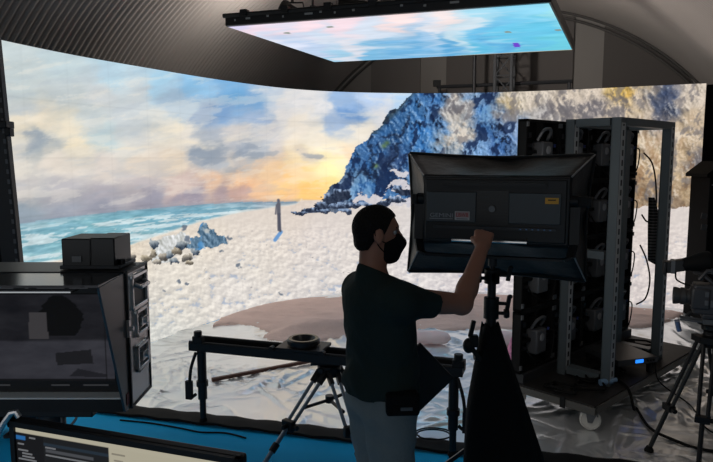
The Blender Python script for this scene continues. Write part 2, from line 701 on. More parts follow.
    sd = mixc(sd, (150, 172, 206), ss(0.3, 0.52, -t2 - 0.3 * t1 + 0.45 * rough(x, y, 14, 9, 3, 61)) * 0.5 * ss(225, 258, y))
    sd = mixc(sd, (255, 251, 244), ss(0.08, 0.3, t1) * 0.16 * near)
    sd = mixc(sd, (120, 116, 118), ss(0.5, 0.62, rough(x, y, 5, 3, 2, 71)) * 0.7 * ss(222, 245, y))
    sd = mixc(sd, (210, 202, 196), ss(205, 212, y) * (1 - ss(215, 235, y)) * 0.3)
    sh = shore + 2.2 * fbm(x, y, 30, 9, 3, 55)
    c = mixc(c, (236, 230, 220), np.exp(-((y - sh) / 1.5) ** 2) * (x < 302) * 0.7)
    m = ss(-0.7, 0.7, y - np.where(x < 302, sh, 200))
    c = c * (1 - m[..., None]) + sd * m[..., None]
    # distant headland line
    # cliff
    ex = x + 15 * rough(x, y, 15, 13, 5, 81)
    ey = y + 13 * rough(x, y, 15, 13, 5, 85)
    cliff = [(300, 214), (313, 208), (324, 199), (328, 192), (338, 181), (345, 176), (350, 158), (354, 147), (365, 143), (370, 140), (372, 131), (379, 126), (388, 116), (398, 107), (406, 98), (416, 90), (430, 80), (760, 70), (760, 205), (650, 207), (600, 209), (470, 209), (412, 205), (398, 196), (380, 199), (365, 206), (350, 209), (336, 213)]
    rock = [(330, 200, (80, 96, 120)), (345, 185, (76, 98, 128)), (360, 160, (52, 96, 148)), (368, 180, (54, 102, 156)), (390, 130, (48, 92, 142)), (410, 110, (56, 104, 156)), (395, 165, (44, 70, 112)), (405, 185, (58, 104, 154)), (420, 150, (54, 110, 170)),
            (430, 100, (52, 100, 156)), (445, 125, (48, 100, 160)), (425, 130, (52, 112, 176)), (440, 150, (100, 136, 172)), (452, 150, (120, 140, 160)), (456, 100, (218, 206, 190)), (453, 118, (206, 196, 184)), (448, 140, (196, 188, 178)), (462, 108, (190, 186, 182)), (466, 135, (200, 190, 176)), (470, 100, (100, 130, 165)),
            (480, 110, (56, 104, 162)), (486, 128, (50, 92, 146)), (495, 98, (70, 100, 140)), (478, 150, (110, 150, 195)), (498, 140, (60, 100, 155)), (505, 118, (150, 155, 165)), (508, 102, (196, 174, 132)), (515, 95, (200, 190, 176)), (515, 130, (120, 145, 180)),
            (530, 100, (196, 184, 170)), (560, 100, (206, 192, 176)), (545, 112, (180, 176, 174)), (590, 95, (208, 194, 178)), (596, 106, (170, 160, 154)), (620, 110, (206, 190, 172)), (626, 95, (214, 172, 88)), (620, 90, (214, 180, 104)), (640, 100, (202, 186, 168)), (650, 115, (196, 180, 162)),
            (668, 94, (58, 70, 98)), (666, 110, (64, 74, 98)), (660, 122, (86, 88, 102)), (684, 96, (206, 192, 176)), (700, 92, (210, 196, 180)), (690, 118, (204, 184, 158)), (700, 130, (190, 172, 150)), (680, 128, (196, 176, 150)), (650, 140, (206, 186, 158)), (648, 160, (202, 178, 146)), (655, 180, (192, 166, 134)), (645, 195, (150, 128, 104)),
            (685, 150, (204, 180, 148)), (695, 165, (110, 106, 110)), (685, 178, (200, 176, 144)), (690, 195, (204, 178, 142)), (678, 200, (140, 120, 100)), (700, 200, (96, 86, 84)), (660, 200, (170, 148, 122)), (600, 180, (190, 170, 145)), (540, 180, (150, 150, 150))]
    rc = blend(rock, ex, ey, 6.5)
    def crag(a, b):
        u, v = a * .92 - b * .38, b * .92 + a * .38
        w = 5 * rough(u, v, 9, 12, 3, 301)
        h = 1 - np.abs(rough(u + w, v, 11, 21, 5, 303)) * 2.4
        h = h + 0.55 * (1 - np.abs(rough(u, v + w, 4.6, 7, 4, 307)) * 2.4)
        return h + 0.3 * rough(a, b, 4, 5, 3, 311)
    hc = crag(x, y)
    rel = np.clip(crag(x + .8, y - 0.5) - crag(x - .8, y + 0.5), -1.1, 1.1)
    lum2 = rough(x - 0.5 * y, y, 6, 9, 3, 95)
    lum3 = rough(x, y, 3.0, 3.6, 2, 99)
    blue = ss(10, 60, rc[..., 2] - rc[..., 0])
    rc = rc * (0.92 + 0.2 * (hc[..., None] - .6))
    big = rough(x + .5 * y, y, 40, 26, 4, 331)
    rc = rc + (rel * (26 + 24 * blue) + 10 * blue)[..., None] * np.array([1.0, 1.0, 1.0])
    rc = mixc(rc, (16, 24, 44), ss(0.2, 0.8, 0.72 - hc - .3 * rel + .8 * big) * blue * 0.85)
    rc = mixc(rc, (150, 182, 216), ss(0.3, 0.95, rel - .7 * big) * blue * 0.75)
    rc = mixc(rc, (98, 96, 104), ss(0.1, 0.7, 0.3 - hc * .5 - .3 * rel + 1.6 * big) * (1 - blue) * 0.72)
    rc = mixc(rc, (240, 226, 208), ss(0.1, 0.7, rel * .6 - 1.4 * big) * (1 - blue) * 0.6)
    pt = rough(x + .35 * y, y - .3 * x, 8, 13, 4, 341)
    pt2 = rough(x + .35 * y, y - .3 * x, 17, 30, 4, 347)
    rc = mixc(rc, (18, 34, 68), ss(0.12, 0.3, pt + .5 * pt2) * blue * .8)
    rc = mixc(rc, (126, 172, 212), ss(0.16, 0.36, -pt + .6 * pt2 - .2) * blue * .6)
    rc = mixc(rc, (112, 108, 112), ss(0.16, 0.3, pt + .4 * pt2) * (1 - blue) * .6)
    rc = mixc(rc, (150, 112, 78), ss(0.2, 0.4, -pt + .5 * pt2) * (1 - blue) * ss(95, 170, y) * .5)
    rc = mixc(rc, (120, 92, 66), ss(0.1, 0.34, rough(x, y, 26, 18, 4, 317)) * (1 - blue) * ss(105, 175, y) * 0.45)
    # ridge lines and green tufts
    rc = mixc(rc, (46, 50, 44), np.exp(-(((x - np.interp(y, [92, 100, 108, 118, 126, 132], [412, 404, 398, 388, 379, 373])) / 5.0) ** 2)) * (y < 134) * 0.55)
    for gx, gy in ((384, 146), (387, 143), (376, 166)):
        rc = mixc(rc, (120, 150, 70), np.exp(-((x - gx) / 2.6) ** 2 - ((y - gy) / 2.2) ** 2) * 0.8)
    rc = mixc(rc, (30, 44, 74), np.exp(-(((ex - 388 + (y - 150) * 0.3) / 9) ** 2 + ((ey - 160) / 14) ** 2)) * 0.7)
    for q in (((372, 142), (366, 160), (372, 172)), ((350, 178), (362, 176), (372, 172)), ((395, 145), (392, 160), (400, 176)), ((404, 120), (396, 134), (384, 140))):
        for (x0, y0), (x1, y1) in zip(q[:-1], q[1:]):
            t = np.clip(((ex - x0) * (x1 - x0) + (ey - y0) * (y1 - y0)) / ((x1 - x0) ** 2 + (y1 - y0) ** 2), 0, 1)
            d = np.hypot(ex - x0 - t * (x1 - x0), ey - y0 - t * (y1 - y0))
            rc = mixc(rc, (20, 30, 52), np.exp(-(d / 2.0) ** 2) * 0.75)
    m = inside(ex * .4 + x * .6, ey * .4 + y * .6, cliff)
    c = np.where(m[..., None], rc, c)
    # pale ledges below the blue boulders
    for poly in (((352, 198), (366, 192), (384, 193), (386, 200), (370, 203), (356, 203)), ((391, 174), (400, 170), (412, 171), (412, 176), (400, 178)), ((384, 190), (398, 184), (414, 180), (414, 186), (400, 192)), ((394, 196), (420, 192), (420, 207), (392, 207))):
        c = np.where(inside(ex, ey, poly)[..., None], sd * np.array([.93, .95, 1.0]), c)
    # slabs on the sand
    for i, (sx, sy, rx, ry) in enumerate(((312, 210, 10, 3.4), (325, 205, 11, 5), (340, 207, 10, 4), (352, 206, 9, 3.4), (334, 198, 10, 6), (368, 206, 9, 3.4), (301, 213, 7, 2.2), (398, 200, 10, 4), (344, 193, 10, 5), (386, 203, 9, 3.4), (322, 212, 8, 2.5), (404, 190, 9, 3.4), (346, 212, 8, 2.2))):
        d = ((ex * .6 + x * .4 - sx) / rx) ** 2 + ((ey * .5 + y * .5 - sy) / ry) ** 2
        up = ss(-0.1, 0.9, -(y - sy) / ry + 0.6 * rel)
        colr = np.array([44, 54, 74]) + up[..., None] * np.array([92, 104, 116]) + (rel * 34)[..., None]
        c = np.where((d < 1)[..., None], colr, c)
    # rocks on the beach
    fx = x + 5 * rough(x, y, 6, 5, 3, 111)
    fy = y + 4 * rough(x, y, 6, 5, 3, 115)
    shelf = ((150, 243), (160, 238), (182, 232), (190, 236), (188, 246), (176, 252), (170, 262), (156, 264), (150, 256))
    sc2 = np.array([204, 206, 204]) + (rel * 40 + fbm(x, y, 6, 4, 3, 121) * 60)[..., None] * np.array([1, 1, 1.1])
    c = np.where(inside(fx, fy, shelf)[..., None], sc2, c)
    for i, (sx, sy, rx, ry) in enumerate(((154, 244, 5, 5), (153, 253, 4, 7), (163, 257, 6, 4.5), (171, 255, 5, 4), (178, 250, 7, 5), (188, 257, 6, 4), (183, 245, 9, 4), (190, 262, 5, 2.5), (158, 262, 5, 3), (174, 261, 6, 3), (146, 258, 6, 4), (133, 256, 5, 3), (195, 252, 5, 4))):
        d = ((fx - sx) / (rx * .85)) ** 2 + ((fy - sy) / (ry * .85)) ** 2
        up = ss(-0.7, 0.8, -(y - sy) / ry - 0.3 * (x - sx) / rx)
        tone = ((84, 104, 128), (150, 140, 124), (120, 116, 112))[i % 3]
        colr = np.array(tone) * 0.66 + up[..., None] * np.array([110, 104, 92]) + (rel * 40)[..., None]
        c = np.where((d < 1)[..., None], colr, c)
    big = ((186, 249), (192, 239), (197, 236), (199, 225), (203, 221), (209, 227), (216, 232), (226, 237), (227, 244), (214, 247), (200, 250))
    bc = np.array([92, 122, 146]) + (rel * 60)[..., None] * np.array([1, 1, 1])
    bc = mixc(bc, (84, 150, 206), ss(0.0, 0.2, fbm(x, y, 6, 5, 2, 145)) * ss(0, 5, 206 - x) * .8)
    bc = mixc(bc, (206, 206, 200), ss(0.05, 0.2, fbm(x, y, 4, 3, 2, 147)) * ss(-2, 3, x - 203) * ss(0, 4, 236 - y) * .8)
    c = np.where(inside(fx, fy, big)[..., None], bc, c)
    for sx, sy, rx, ry in ((184, 228, 3, 3), (188, 239, 3, 2.6), (230, 237, 3, 1.6), (222, 251, 2, 1.4), (238, 265, 2.4, 1.4), (178, 281, 2, 1.4), (187, 284, 2, 1.2), (163, 290, 1.6, 1.2), (282, 294, 1.7, 1.7)):
        d = ((fx - sx) / rx) ** 2 + ((fy - sy) / ry) ** 2
        c = mixc(c, (96, 108, 124), np.clip(1.6 - d, 0, 1) * .85)
    # two standing figures in the picture
    def stroke(c, a, b, r, col, al=1.0):
        (x0, y0), (x1, y1) = a, b
        t = np.clip(((x - x0) * (x1 - x0) + (y - y0) * (y1 - y0)) / ((x1 - x0) ** 2 + (y1 - y0) ** 2 + 1e-6), 0, 1)
        d = np.hypot(x - x0 - t * (x1 - x0), y - y0 - t * (y1 - y0))
        return mixc(c, col, np.clip(r + 0.5 - d, 0, 1) * al)
    c = stroke(c, (281, 232), (275, 240), 1.8, (96, 148, 206), .9)
    c = stroke(c, (278.4, 200.3), (278.6, 201.2), 1.5, (96, 96, 110))
    c = stroke(c, (278.6, 204), (278.8, 214), 1.9, (96, 97, 108))
    c = stroke(c, (276.4, 205), (275.6, 214), 0.7, (96, 96, 108))
    c = stroke(c, (278.3, 214), (278.5, 230), 1.1, (88, 88, 100))
    c = stroke(c, (279.5, 214), (280.3, 231), 1.1, (80, 82, 96))
    c = stroke(c, (119.5, 235), (119.5, 235.6), 1.1, (120, 134, 146))
    c = stroke(c, (119.4, 237), (119.6, 242), 1.4, (126, 140, 152))
    c = stroke(c, (119.2, 242), (118.4, 250), 0.7, (126, 136, 146))
    c = stroke(c, (119.8, 242), (121, 250), 0.7, (126, 136, 146))
    c = stroke(c, (117, 237.5), (114.5, 241), 0.5, (126, 136, 146))
    return c


NZ = 330
zs = np.linspace(0.0, WALL_H, NZ)
PW = np.zeros((len(base), NZ, 3))
PW[:, :, 0] = base[:, None, 0]
PW[:, :, 1] = base[:, None, 1]
PW[:, :, 2] = zs[None, :]
gx, gy = project(PW[..., 0], PW[..., 1], PW[..., 2])
CW = paint_wall(gx, gy)
# faint joints between the half-metre LED tiles
sdist = np.linspace(0, wall_len, len(base))
jt = np.minimum(np.abs((zs + 0.25) % 0.5 - 0.25), 9)[None, :]
CW = CW * (1 - 0.035 * np.exp(-(jt / 0.008) ** 2))[..., None]
jt = np.abs((sdist + 0.25) % 0.5 - 0.25)[:, None]
CW = CW * (1 - 0.02 * np.exp(-(jt / 0.008) ** 2))[..., None]
led = thing('video_screen', 'huge curved video wall showing a sunset beach with cliff', 'LED wall', (0, 9.0, 0))
# inward normal of the curve
tg = np.gradient(base[:, :2], axis=0)
nr = np.stack([tg[:, 1], -tg[:, 0]], 1)
nr /= np.linalg.norm(nr, axis=1)[:, None]
PL = PW.copy()
PL[:, :, 1] -= 9.0
picture_mesh('screen', PL, to_lin(CW), screen_mat('wall_picture', 1.0), led)
b = MB()
sub = list(range(0, len(base), 10)) + [len(base) - 1]
ring = []
for i in sub:
    p = base[i]
    n = nr[i]
    a0 = (p[0] - n[0] * 0.006, p[1] - n[1] * 0.006)
    a1 = (p[0] - n[0] * 0.1, p[1] - n[1] * 0.1)
    ring.append([(*a0, 0.0), (*a0, WALL_H + .004), (*a1, WALL_H + .004), (*a1, 0.0)])
vs = [p for r in ring for p in r]
fs = []
for i in range(len(ring) - 1):
    for k in range(4):
        fs.append((i * 4 + k, i * 4 + (k + 1) % 4, (i + 1) * 4 + (k + 1) % 4, (i + 1) * 4 + k))
fs += [(0, 1, 2, 3), tuple((len(ring) - 1) * 4 + k for k in (3, 2, 1, 0))]
b.add(vs, fs)
b.build('cabinet_back', BLACK, led, world=True)

# ------------------------------------------------------------------ plastic ground sheet, sand
_a, _b = on(180, 414, .03), on(335, 431.5, .03)
_d = (_b - _a) / (_b.x - _a.x)
E0, E1 = _a + _d * (-3.02 - _a.x), _a + _d * (3.4 - _a.x)
E0.z = E1.z = 0
na, nb = 380, 260
wc, _ = resample(wall_curve[20:], na)
rowsE = [E0.lerp(E1, i / (na - 1)) for i in range(na)]
PS = np.zeros((na, nb, 3))
for i in range(na):
    j = min(int(20 + i * (len(base) - 21) / (na - 1)), len(base) - 1)
    q = base[j] + np.array([nr[j][0], nr[j][1], 0]) * 0.03
    e = np.array(rowsE[i])
    PS[i] = e + (q - e) * (np.linspace(0, 1, nb)[:, None] ** 1.15)


def wrinkle(x, y):
    h = 0
    for i, (th, L, Wd, am) in enumerate(((.2, 1.5, .34, .018), (1.2, 1.3, .30, .016), (2.2, 1.2, .26, .016), (.7, .7, .16, .009), (1.7, .8, .17, .010), (2.8, .6, .14, .008))):
        u = x * math.cos(th) + y * math.sin(th)
        v = y * math.cos(th) - x * math.sin(th)
        r = np.abs(rough(u, v + .12 * rough(u, v, .6, .6, 2, 151 + i), L, Wd, 3, 161 + 7 * i))
        msk = ss(-.1, .35, rough(x, y, .9, .7, 2, 191 + 5 * i))
        h = h + 1.8 * am * np.clip(1 - r * 7, 0, 1) ** 1.5 * msk
    return h + 0.012 * rough(x, y, .7, .6, 3, 181)


hgt = np.clip(wrinkle(PS[..., 0], PS[..., 1]) + 0.010, 0.004, 0.085)
PS[..., 2] = hgt
sheet = MB().grid(PS.tolist()).build('ground_sheet', mat('silver_plastic_sheet', (240, 243, 244), 0.33, 0.75, 0.6, bump=(7, 0.12, 3)), None, smooth=180)
tag(sheet, 'wrinkled silvery plastic sheet spread over the stage floor', 'ground sheet')
b = MB()
d = (E1 - E0).normalized()
n = Vector((-d.y, d.x, 0))
hm = []
for i in range(0, 81):
    p = E0.lerp(E1, i / 80)
    hm.append([tuple(p + n * o + Vector((0, 0, z + 0.006 * math.sin(i * 1.7 + o * 30)))) for o, z in ((-0.10, 0.012), (-0.09, 0.026), (-0.02, 0.034), (0.03, 0.036), (0.05, 0.034))])
b.grid(hm)
b.build('hem', mat('black_hem', (11, 12, 14), 0.7, 0, .2), sheet, solid=0.004)

pts = [(205, 329), (222, 318.6), (240, 310), (262, 305), (285, 301), (310, 298), (345, 296), (400, 294.5), (480, 294.5), (540, 297), (600, 303), (640, 308.5), (672, 311), (684, 314), (674, 320), (650, 326), (600, 330), (560, 330), (520, 330), (490, 328),
       (450, 331), (400, 335), (370, 336), (346, 338), (320, 341), (292, 343), (268, 341), (263, 337), (270, 332), (255, 328), (240, 324), (222, 324)]
sb = [tuple(on(x, y, 0.02)[:2]) for x, y in pts]
NX, NY = 330, 130
sxs = np.linspace(-1.7, 4.6, NX)
sys_ = np.linspace(6.6, 9.45, NY)
X_, Y_ = np.meshgrid(sxs, sys_, indexing='ij')
wob = 0.05
jx, jy = X_ + wob * rough(X_, Y_, .4, .3, 3, 211), Y_ + wob * rough(X_, Y_, .4, .3, 3, 215)
dist = np.full(X_.shape, 9.0)
for (x0, y0), (x1, y1) in zip(sb, sb[1:] + sb[:1]):
    t = np.clip(((jx - x0) * (x1 - x0) + (jy - y0) * (y1 - y0)) / ((x1 - x0) ** 2 + (y1 - y0) ** 2), 0, 1)
    dist = np.minimum(dist, np.hypot(jx - x0 - t * (x1 - x0), jy - y0 - t * (y1 - y0)))
ins = inside(jx, jy, sb)
edge = ss(0, .3, dist)
pile = 0.12 * np.exp(-(((X_ + 0.35) / 0.6) ** 2 + ((Y_ - 7.12) / 0.26) ** 2)) + 0.06 * np.exp(-(((X_ - 0.9) / 0.9) ** 2 + ((Y_ - 8.0) / 0.4) ** 2))
Z_ = np.where(ins, 0.03 + ss(0, .06, dist) * .012 + edge * (pile + 0.05 * np.abs(rough(X_, Y_, .8, .35, 4, 201))), -0.005)
wj = np.array([np.interp(sxs, wall_curve[:, 0], wall_curve[:, 1])]).T
ok = Y_ < wj - 0.06
keep = ins & ok
b = MB()
idx = {}
for i in range(NX - 1):
    for j in range(NY - 1):
        q = ((i, j), (i + 1, j), (i + 1, j + 1), (i, j + 1))
        if sum(keep[a] for a in q) >= 1 and all(ok[a] for a in q):
            f = []
            for a in q:
                if a not in idx:
                    idx[a] = len(b.v)
                    b.v.append((X_[a], Y_[a], Z_[a]))
                f.append(idx[a])
            b.f.append(tuple(f))
sand = b.build('sand_heap', mat('pinkish_sand', (226, 198, 188), 0.9, 0, 0.15, bump=(14, 0.6, 6), var=(4, 0.12)), None, smooth=180)
tag(sand, 'low spread heap of pinkish brown sand along the foot of the video wall', 'sand', kind='stuff')
# ------------------------------------------------------------------ overhead video panel and what hangs above it
CZ = 3.27
FL, FR, BL, BR = (on(228, 27, CZ), on(553, 3, CZ), on(333, 62, CZ), on(575, 51, CZ))
ux = (FR - FL).normalized()
uy = Vector((-ux.y, ux.x, 0))
SK = 0.075        # the far edge sits a little to the right
OW, OD = 3.0, 2.46
oc = thing('overhead_screen', 'flat video panel showing blue sky hung level under the roof', 'LED ceiling', (FL.x, FL.y, CZ), math.atan2(ux.y, ux.x))
gu, gv = np.meshgrid(np.linspace(0, OW, 200), np.linspace(0, OD, 110), indexing='ij')
PO = np.stack([gu + SK * gv, gv, np.zeros_like(gu)], -1)
wxo = FL.x + ux.x * (gu + SK * gv) + uy.x * gv
wyo = FL.y + ux.y * (gu + SK * gv) + uy.y * gv
ox, oy = project(wxo, wyo, np.full(gu.shape, CZ))
smp = [(235, 28, (206, 200, 226)), (262, 30, (232, 212, 224)), (300, 28, (238, 214, 222)), (340, 26, (236, 212, 220)), (400, 18, (240, 216, 214)), (440, 18, (238, 222, 220)), (270, 38, (206, 216, 234)), (300, 46, (180, 200, 226)), (330, 42, (196, 212, 230)), (370, 34, (206, 216, 230)),
       (330, 58, (150, 196, 222)), (380, 54, (120, 180, 216)), (350, 50, (210, 214, 224)), (410, 46, (104, 170, 214)), (420, 36, (160, 196, 226)), (430, 28, (222, 224, 232)), (440, 46, (84, 160, 208)), (455, 38, (190, 214, 226)), (470, 24, (206, 222, 232)), (480, 14, (160, 212, 232)), (490, 36, (104, 184, 224)),
       (470, 50, (90, 180, 216)), (520, 14, (140, 208, 234)), (516, 30, (104, 194, 228)), (540, 30, (96, 190, 222)), (556, 44, (104, 196, 216)), (530, 46, (96, 184, 216)), (548, 12, (150, 214, 226)), (500, 44, (92, 170, 214))]
rw = rough(gu, gv, .7, .35, 5, 401)
co = blend(smp, ox + 40 * rw, oy + 9 * rough(gu, gv, .7, .35, 5, 405), 6)
co = co + (rough(gu, gv, .55, .16, 5, 409) * 18)[..., None]
co = mixc(co, (244, 232, 232), ss(.1, .4, rough(gu + .2 * rw, gv, .8, .2, 5, 413)) * .25)
co = mixc(co, (226, 164, 106), ss(2.425, 2.45, gv) * ss(1.5, 1.9, gu) * .8)
co = np.where((np.abs(ox - 516.5 - .35 * (oy - 45)) < 3.2)[..., None] & (np.abs(oy - 45) < 2.2)[..., None], np.array([104, 62, 196.]), co)
for mx, my in ((287, 33), (330, 27), (508, 32), (558, 30)):
    co = np.where((np.abs(ox - mx) < 3)[..., None] & (np.abs(oy - my) < .8)[..., None], np.array([130, 140, 130.]), co)
picture_mesh('screen', PO, to_lin(co), screen_mat('overhead_picture', OVER), oc)
b = MB()
b.prism([(-.02, -.02, .006), (OW + .02, -.02, .006), (OW + .02 + SK * OD, OD + .02, .006), (-.02 + SK * OD, OD + .02, .006)], (0, 0, .104))
b.build('panel_body', BLACK, oc, bevel=0.008)
b = MB()
b.tube([(-0.03, -0.03, 0.1), (OW + .03, -0.03, 0.1)], 0.022)
for i in range(7):
    b.box((0.2 + i * .43, -.03, .11), (.07, .07, .06))
b.build('edge_rail', BLACKP, oc)
for i, (u, wd) in enumerate(((.09, .02), (.23, .06), (.44, .03), (.6, .02), (.86, .1), (.98, .03), (1.12, .02), (1.3, .03), (1.75, .03), (1.96, .03), (2.22, .1), (2.6, .02))):
    MB().box((u, -.0215, .055 + .008 * (i % 3)), (wd * .8, .003, .018)).build('sticker', mat('pale_sticker', (150, 150, 150), .6), oc)
for v in (0.35, 1.2, 2.1):
    MB().bb((0.1 + SK * v, v - .03, 0.11), (OW - .1 + SK * v, v + .03, 0.17)).build('lifting_bar', DGREY, oc)


def roofz(x, y):
    rel = (Vector((x, y, 0)) - C0).dot(PR)
    return C0.z + math.sqrt(max(.2, RV * RV - rel * rel))


for i, (u, v, side) in enumerate(((.75, .35, 'nearer the corrugated side'), (2.3, .35, 'nearer the near right corner'), (.75, 2.1, 'towards the back left corner'), (2.3, 2.1, 'towards the back right corner'))):
    p = FL + ux * u + uy * v
    t = thing('chain_hoist', 'black chain hoist holding the overhead panel ' + side, 'hoist', (p.x, p.y, CZ + .17), 0, 'hoists above the overhead panel')
    z1 = roofz(p.x, p.y) - CZ - .17
    MB().cyl((0, 0, 0), (0, 0, .05), .03).build('hook', DGREY, t)
    MB().tube([(0, 0, .03), (0, 0, z1)], .012, 6).build('chain', DGREY, t)
    MB().bb((-.06, -.05, .3), (.06, .05, .55)).build('motor', BLACKP, t, bevel=.015)

# lamps on a pipe over the panel
pa, pb = on(240, -8, CZ + .62), on(470, -22, CZ + .62)
pd = (pb - pa).normalized()
pipe = thing('lamp_pipe', 'black pipe carrying lamps above the overhead panel', 'pipe', pa)
L = (pb - pa).length
MB().tube([(0, 0, 0), tuple(pd * L)], .025).build('tube', BLACK, pipe)
for s in (.25, L - .25):
    q = pa + pd * s
    MB().tube([tuple(pd * s), (pd.x * s, pd.y * s, roofz(q.x, q.y) - pa.z)], .006, 6).build('suspension_wire', DGREY, pipe)
for i, (px, nm) in enumerate(((292, 'leftmost black spotlight on the pipe above the overhead panel'), (352, 'square black floodlight on the pipe above the overhead panel'), (378, 'small black spotlight right of the square floodlight above the panel'))):
    rr_ = ray(px, -12)
    # nearest point of the pipe for this position
    k = (pa.y * rr_[0] - pa.x * rr_[1]) / (pd.x * rr_[1] - pd.y * rr_[0])
    q = pa + pd * k
    t = thing('stage_lamp', nm, 'stage lamp', q - Vector((0, 0, .06)), 0.3 * i, 'lamps above the overhead panel')
    if i == 1:
        MB().bb((-.17, -.05, -.3), (.17, .06, -.1)).build('housing', BLACKP, t, bevel=.01)
    else:
        dr = Vector((-.80, .10, .48) if i == 0 else (.85, .25, .30)).normalized()
        dr = Matrix.Rotation(-0.3 * i, 3, 'Z') @ dr
        o_ = Vector((0, 0, -.2)) - dr * .14
        MB().lathe(o_, dr, [(0, 0), (.06, .0), (.075, .05), (.075, .2), (.09, .22), (.09, .28), (.078, .28), (.07, .24), (0, .24)], 16).build('housing', BLACKP, t)
        MB().lathe(o_ + dr * .25, dr, [(0, 0), (.07, 0), (.07, .01), (0, .012)], 16).build('lamp_glass', mat('flood_glass', (255, 236, 214), .4, emit=((255, 236, 214), 4)), t)
        fl_ = bpy.data.lights.new('flood', 'AREA')
        fl_.shape = 'DISK'
        fl_.size = .3
        fl_.energy = FLOOD * (1 if i == 0 else 3.8)
        fl_.color = (1, .95, .9)
        flo = bpy.data.objects.new('flood', fl_)
        COL.objects.link(flo)
        flo.parent = t
        flo.location = o_ + dr * .29
        flo.rotation_euler = dr.to_track_quat('-Z', 'Y').to_euler()
    b = MB()
    b.tube([(0, 0, .034), (0, 0, -.09)], .018)
    b.tube([(-.14, 0, -.2), (-.12, 0, -.09), (.12, 0, -.09), (.14, 0, -.2)], .01, 6)
    b.build('yoke', BLACK, t)
rr_ = ray(406, 1)
k = (pa.y * rr_[0] - pa.x * rr_[1]) / (pd.x * rr_[1] - pd.y * rr_[0])
q = pa + pd * k
b = MB()
b.ell((0, 0, -.3), (.07, .07, .09))
b.cyl((0, 0, -.25), (0, 0, -.026), .012)
b.cyl((0, 0, -.36), (0, 0, -.4), .03, .05)
t = b.build('warning_light', mat('dark_red_plastic', (110, 22, 34), .4), None)
t.location = q
tag(t, 'small dark red beacon hanging above the overhead panel', 'beacon')

# ------------------------------------------------------------------ truss behind the wall
tp = endpt(504, 90, 1.0)
t = thing('lattice_truss', 'grey lattice truss column standing behind the video wall', 'truss', (tp.x, tp.y, 0), -AZ)
H = 4.2
for i, (sx, sy) in enumerate(((-1, -1), (1, -1), (1, 1), (-1, 1))):
    MB().tube([(sx * .13, sy * .13, 0), (sx * .13, sy * .13, H)], .025, 8).build('chord', GREY, t)
b = MB()
n = 14
for k in range(n):
    z0, z1 = H * k / n, H * (k + 1) / n
    for (a0, a1) in (((-1, -1), (1, -1)), ((1, -1), (1, 1)), ((1, 1), (-1, 1)), ((-1, 1), (-1, -1))):
        s0, s1 = (a0, a1) if k % 2 else (a1, a0)
        b.tube([(s0[0] * .13, s0[1] * .13, z0), (s1[0] * .13, s1[1] * .13, z1)], .011, 6)
        b.tube([(s0[0] * .13, s0[1] * .13, z1), (s1[0] * .13, s1[1] * .13, z1)], .009, 6)
b.build('lacing', GREY, t)
MB().bb((-.25, -.25, 0), (.25, .25, .015)).build('base_plate', DGREY, t)
p0, p1 = endpt(474, 90, .9), endpt(437, 87, .8)
p2 = endpt(572, 86, .8)
b = MB()
b.tube([(p0.x, p0.y, 0), (p0.x, p0.y, 4.2)], .03)
t = b.build('stand_pole', DGREY, None)
tag(t, 'thin dark vertical pole behind the wall left of the lattice truss', 'pole')
t = thing('barrier_rail', 'dark horizontal rail behind the top edge of the video wall', 'rail', (p1.x, p1.y, 0))
e = p2 - p1
MB().tube([(0, 0, p1.z), (e.x, e.y, p1.z)], .03).build('rail', DGREY, t)
for s in (0.02, .98):
    MB().tube([(e.x * s, e.y * s, 0), (e.x * s, e.y * s, p1.z)], .025).build('post', DGREY, t)
b = MB()
b.box((0, 0, p1.z + .06), (.12, .1, .1))
b.build('clamp', BLACKP, t)

# ------------------------------------------------------------------ stage flats at the two ends of the wall
q = at(0, 200, 4.45)
t = thing('end_upright', 'black perforated upright leaning at the left edge before the video wall', 'upright', (q.x - .1, q.y, 0))
top, bot = at(1.5, 80, 4.45), at(20, 262, 4.45)
dx = (top.x - bot.x) / (top.z - bot.z)


def leanx(z):
    return top.x + (z - top.z) * dx - (q.x - .1)


b = MB()
b.prism([(leanx(0) - .13, 0, 0), (leanx(0), 0, 0), (leanx(2.9), 0, 2.9), (leanx(2.9) - .13, 0, 2.9)], (0, .05, 0))
b.build('post', BLACK, t)
MB().prism([(leanx(.05) - .03, -.003, .05), (leanx(.05) - .012, -.003, .05), (leanx(2.85) - .012, -.003, 2.85), (leanx(2.85) - .03, -.003, 2.85)], (0, .002, 0)).build('slot_row', slots('slot_strip', (20, 20, 21), (84, 84, 86), .07, .45), t)
b = MB()
zc = at(10, 125, 4.45).z
b.box((leanx(zc) - .05, -.01, zc), (.17, .11, .05))
b.box((leanx(zc) + .03, -.02, zc - .05), (.04, .06, .06))
b.build('clamp', BLACKP, t, bevel=.006)
b = MB()
b.box((leanx(0) - .08, .03, .01), (.24, .24, .02))
b.build('foot', DGREY, t)
b = MB()
rows = []
for i in range(24):
    s = i / 23
    rows.append([(leanx(z) - .12 - s * .34, .06 + .035 * math.sin(i * 1.5 + z), z) for z in np.linspace(0.03, 2.5, 14)])
b.grid(rows)
b.build('drape', FABRIC, t, solid=.006)

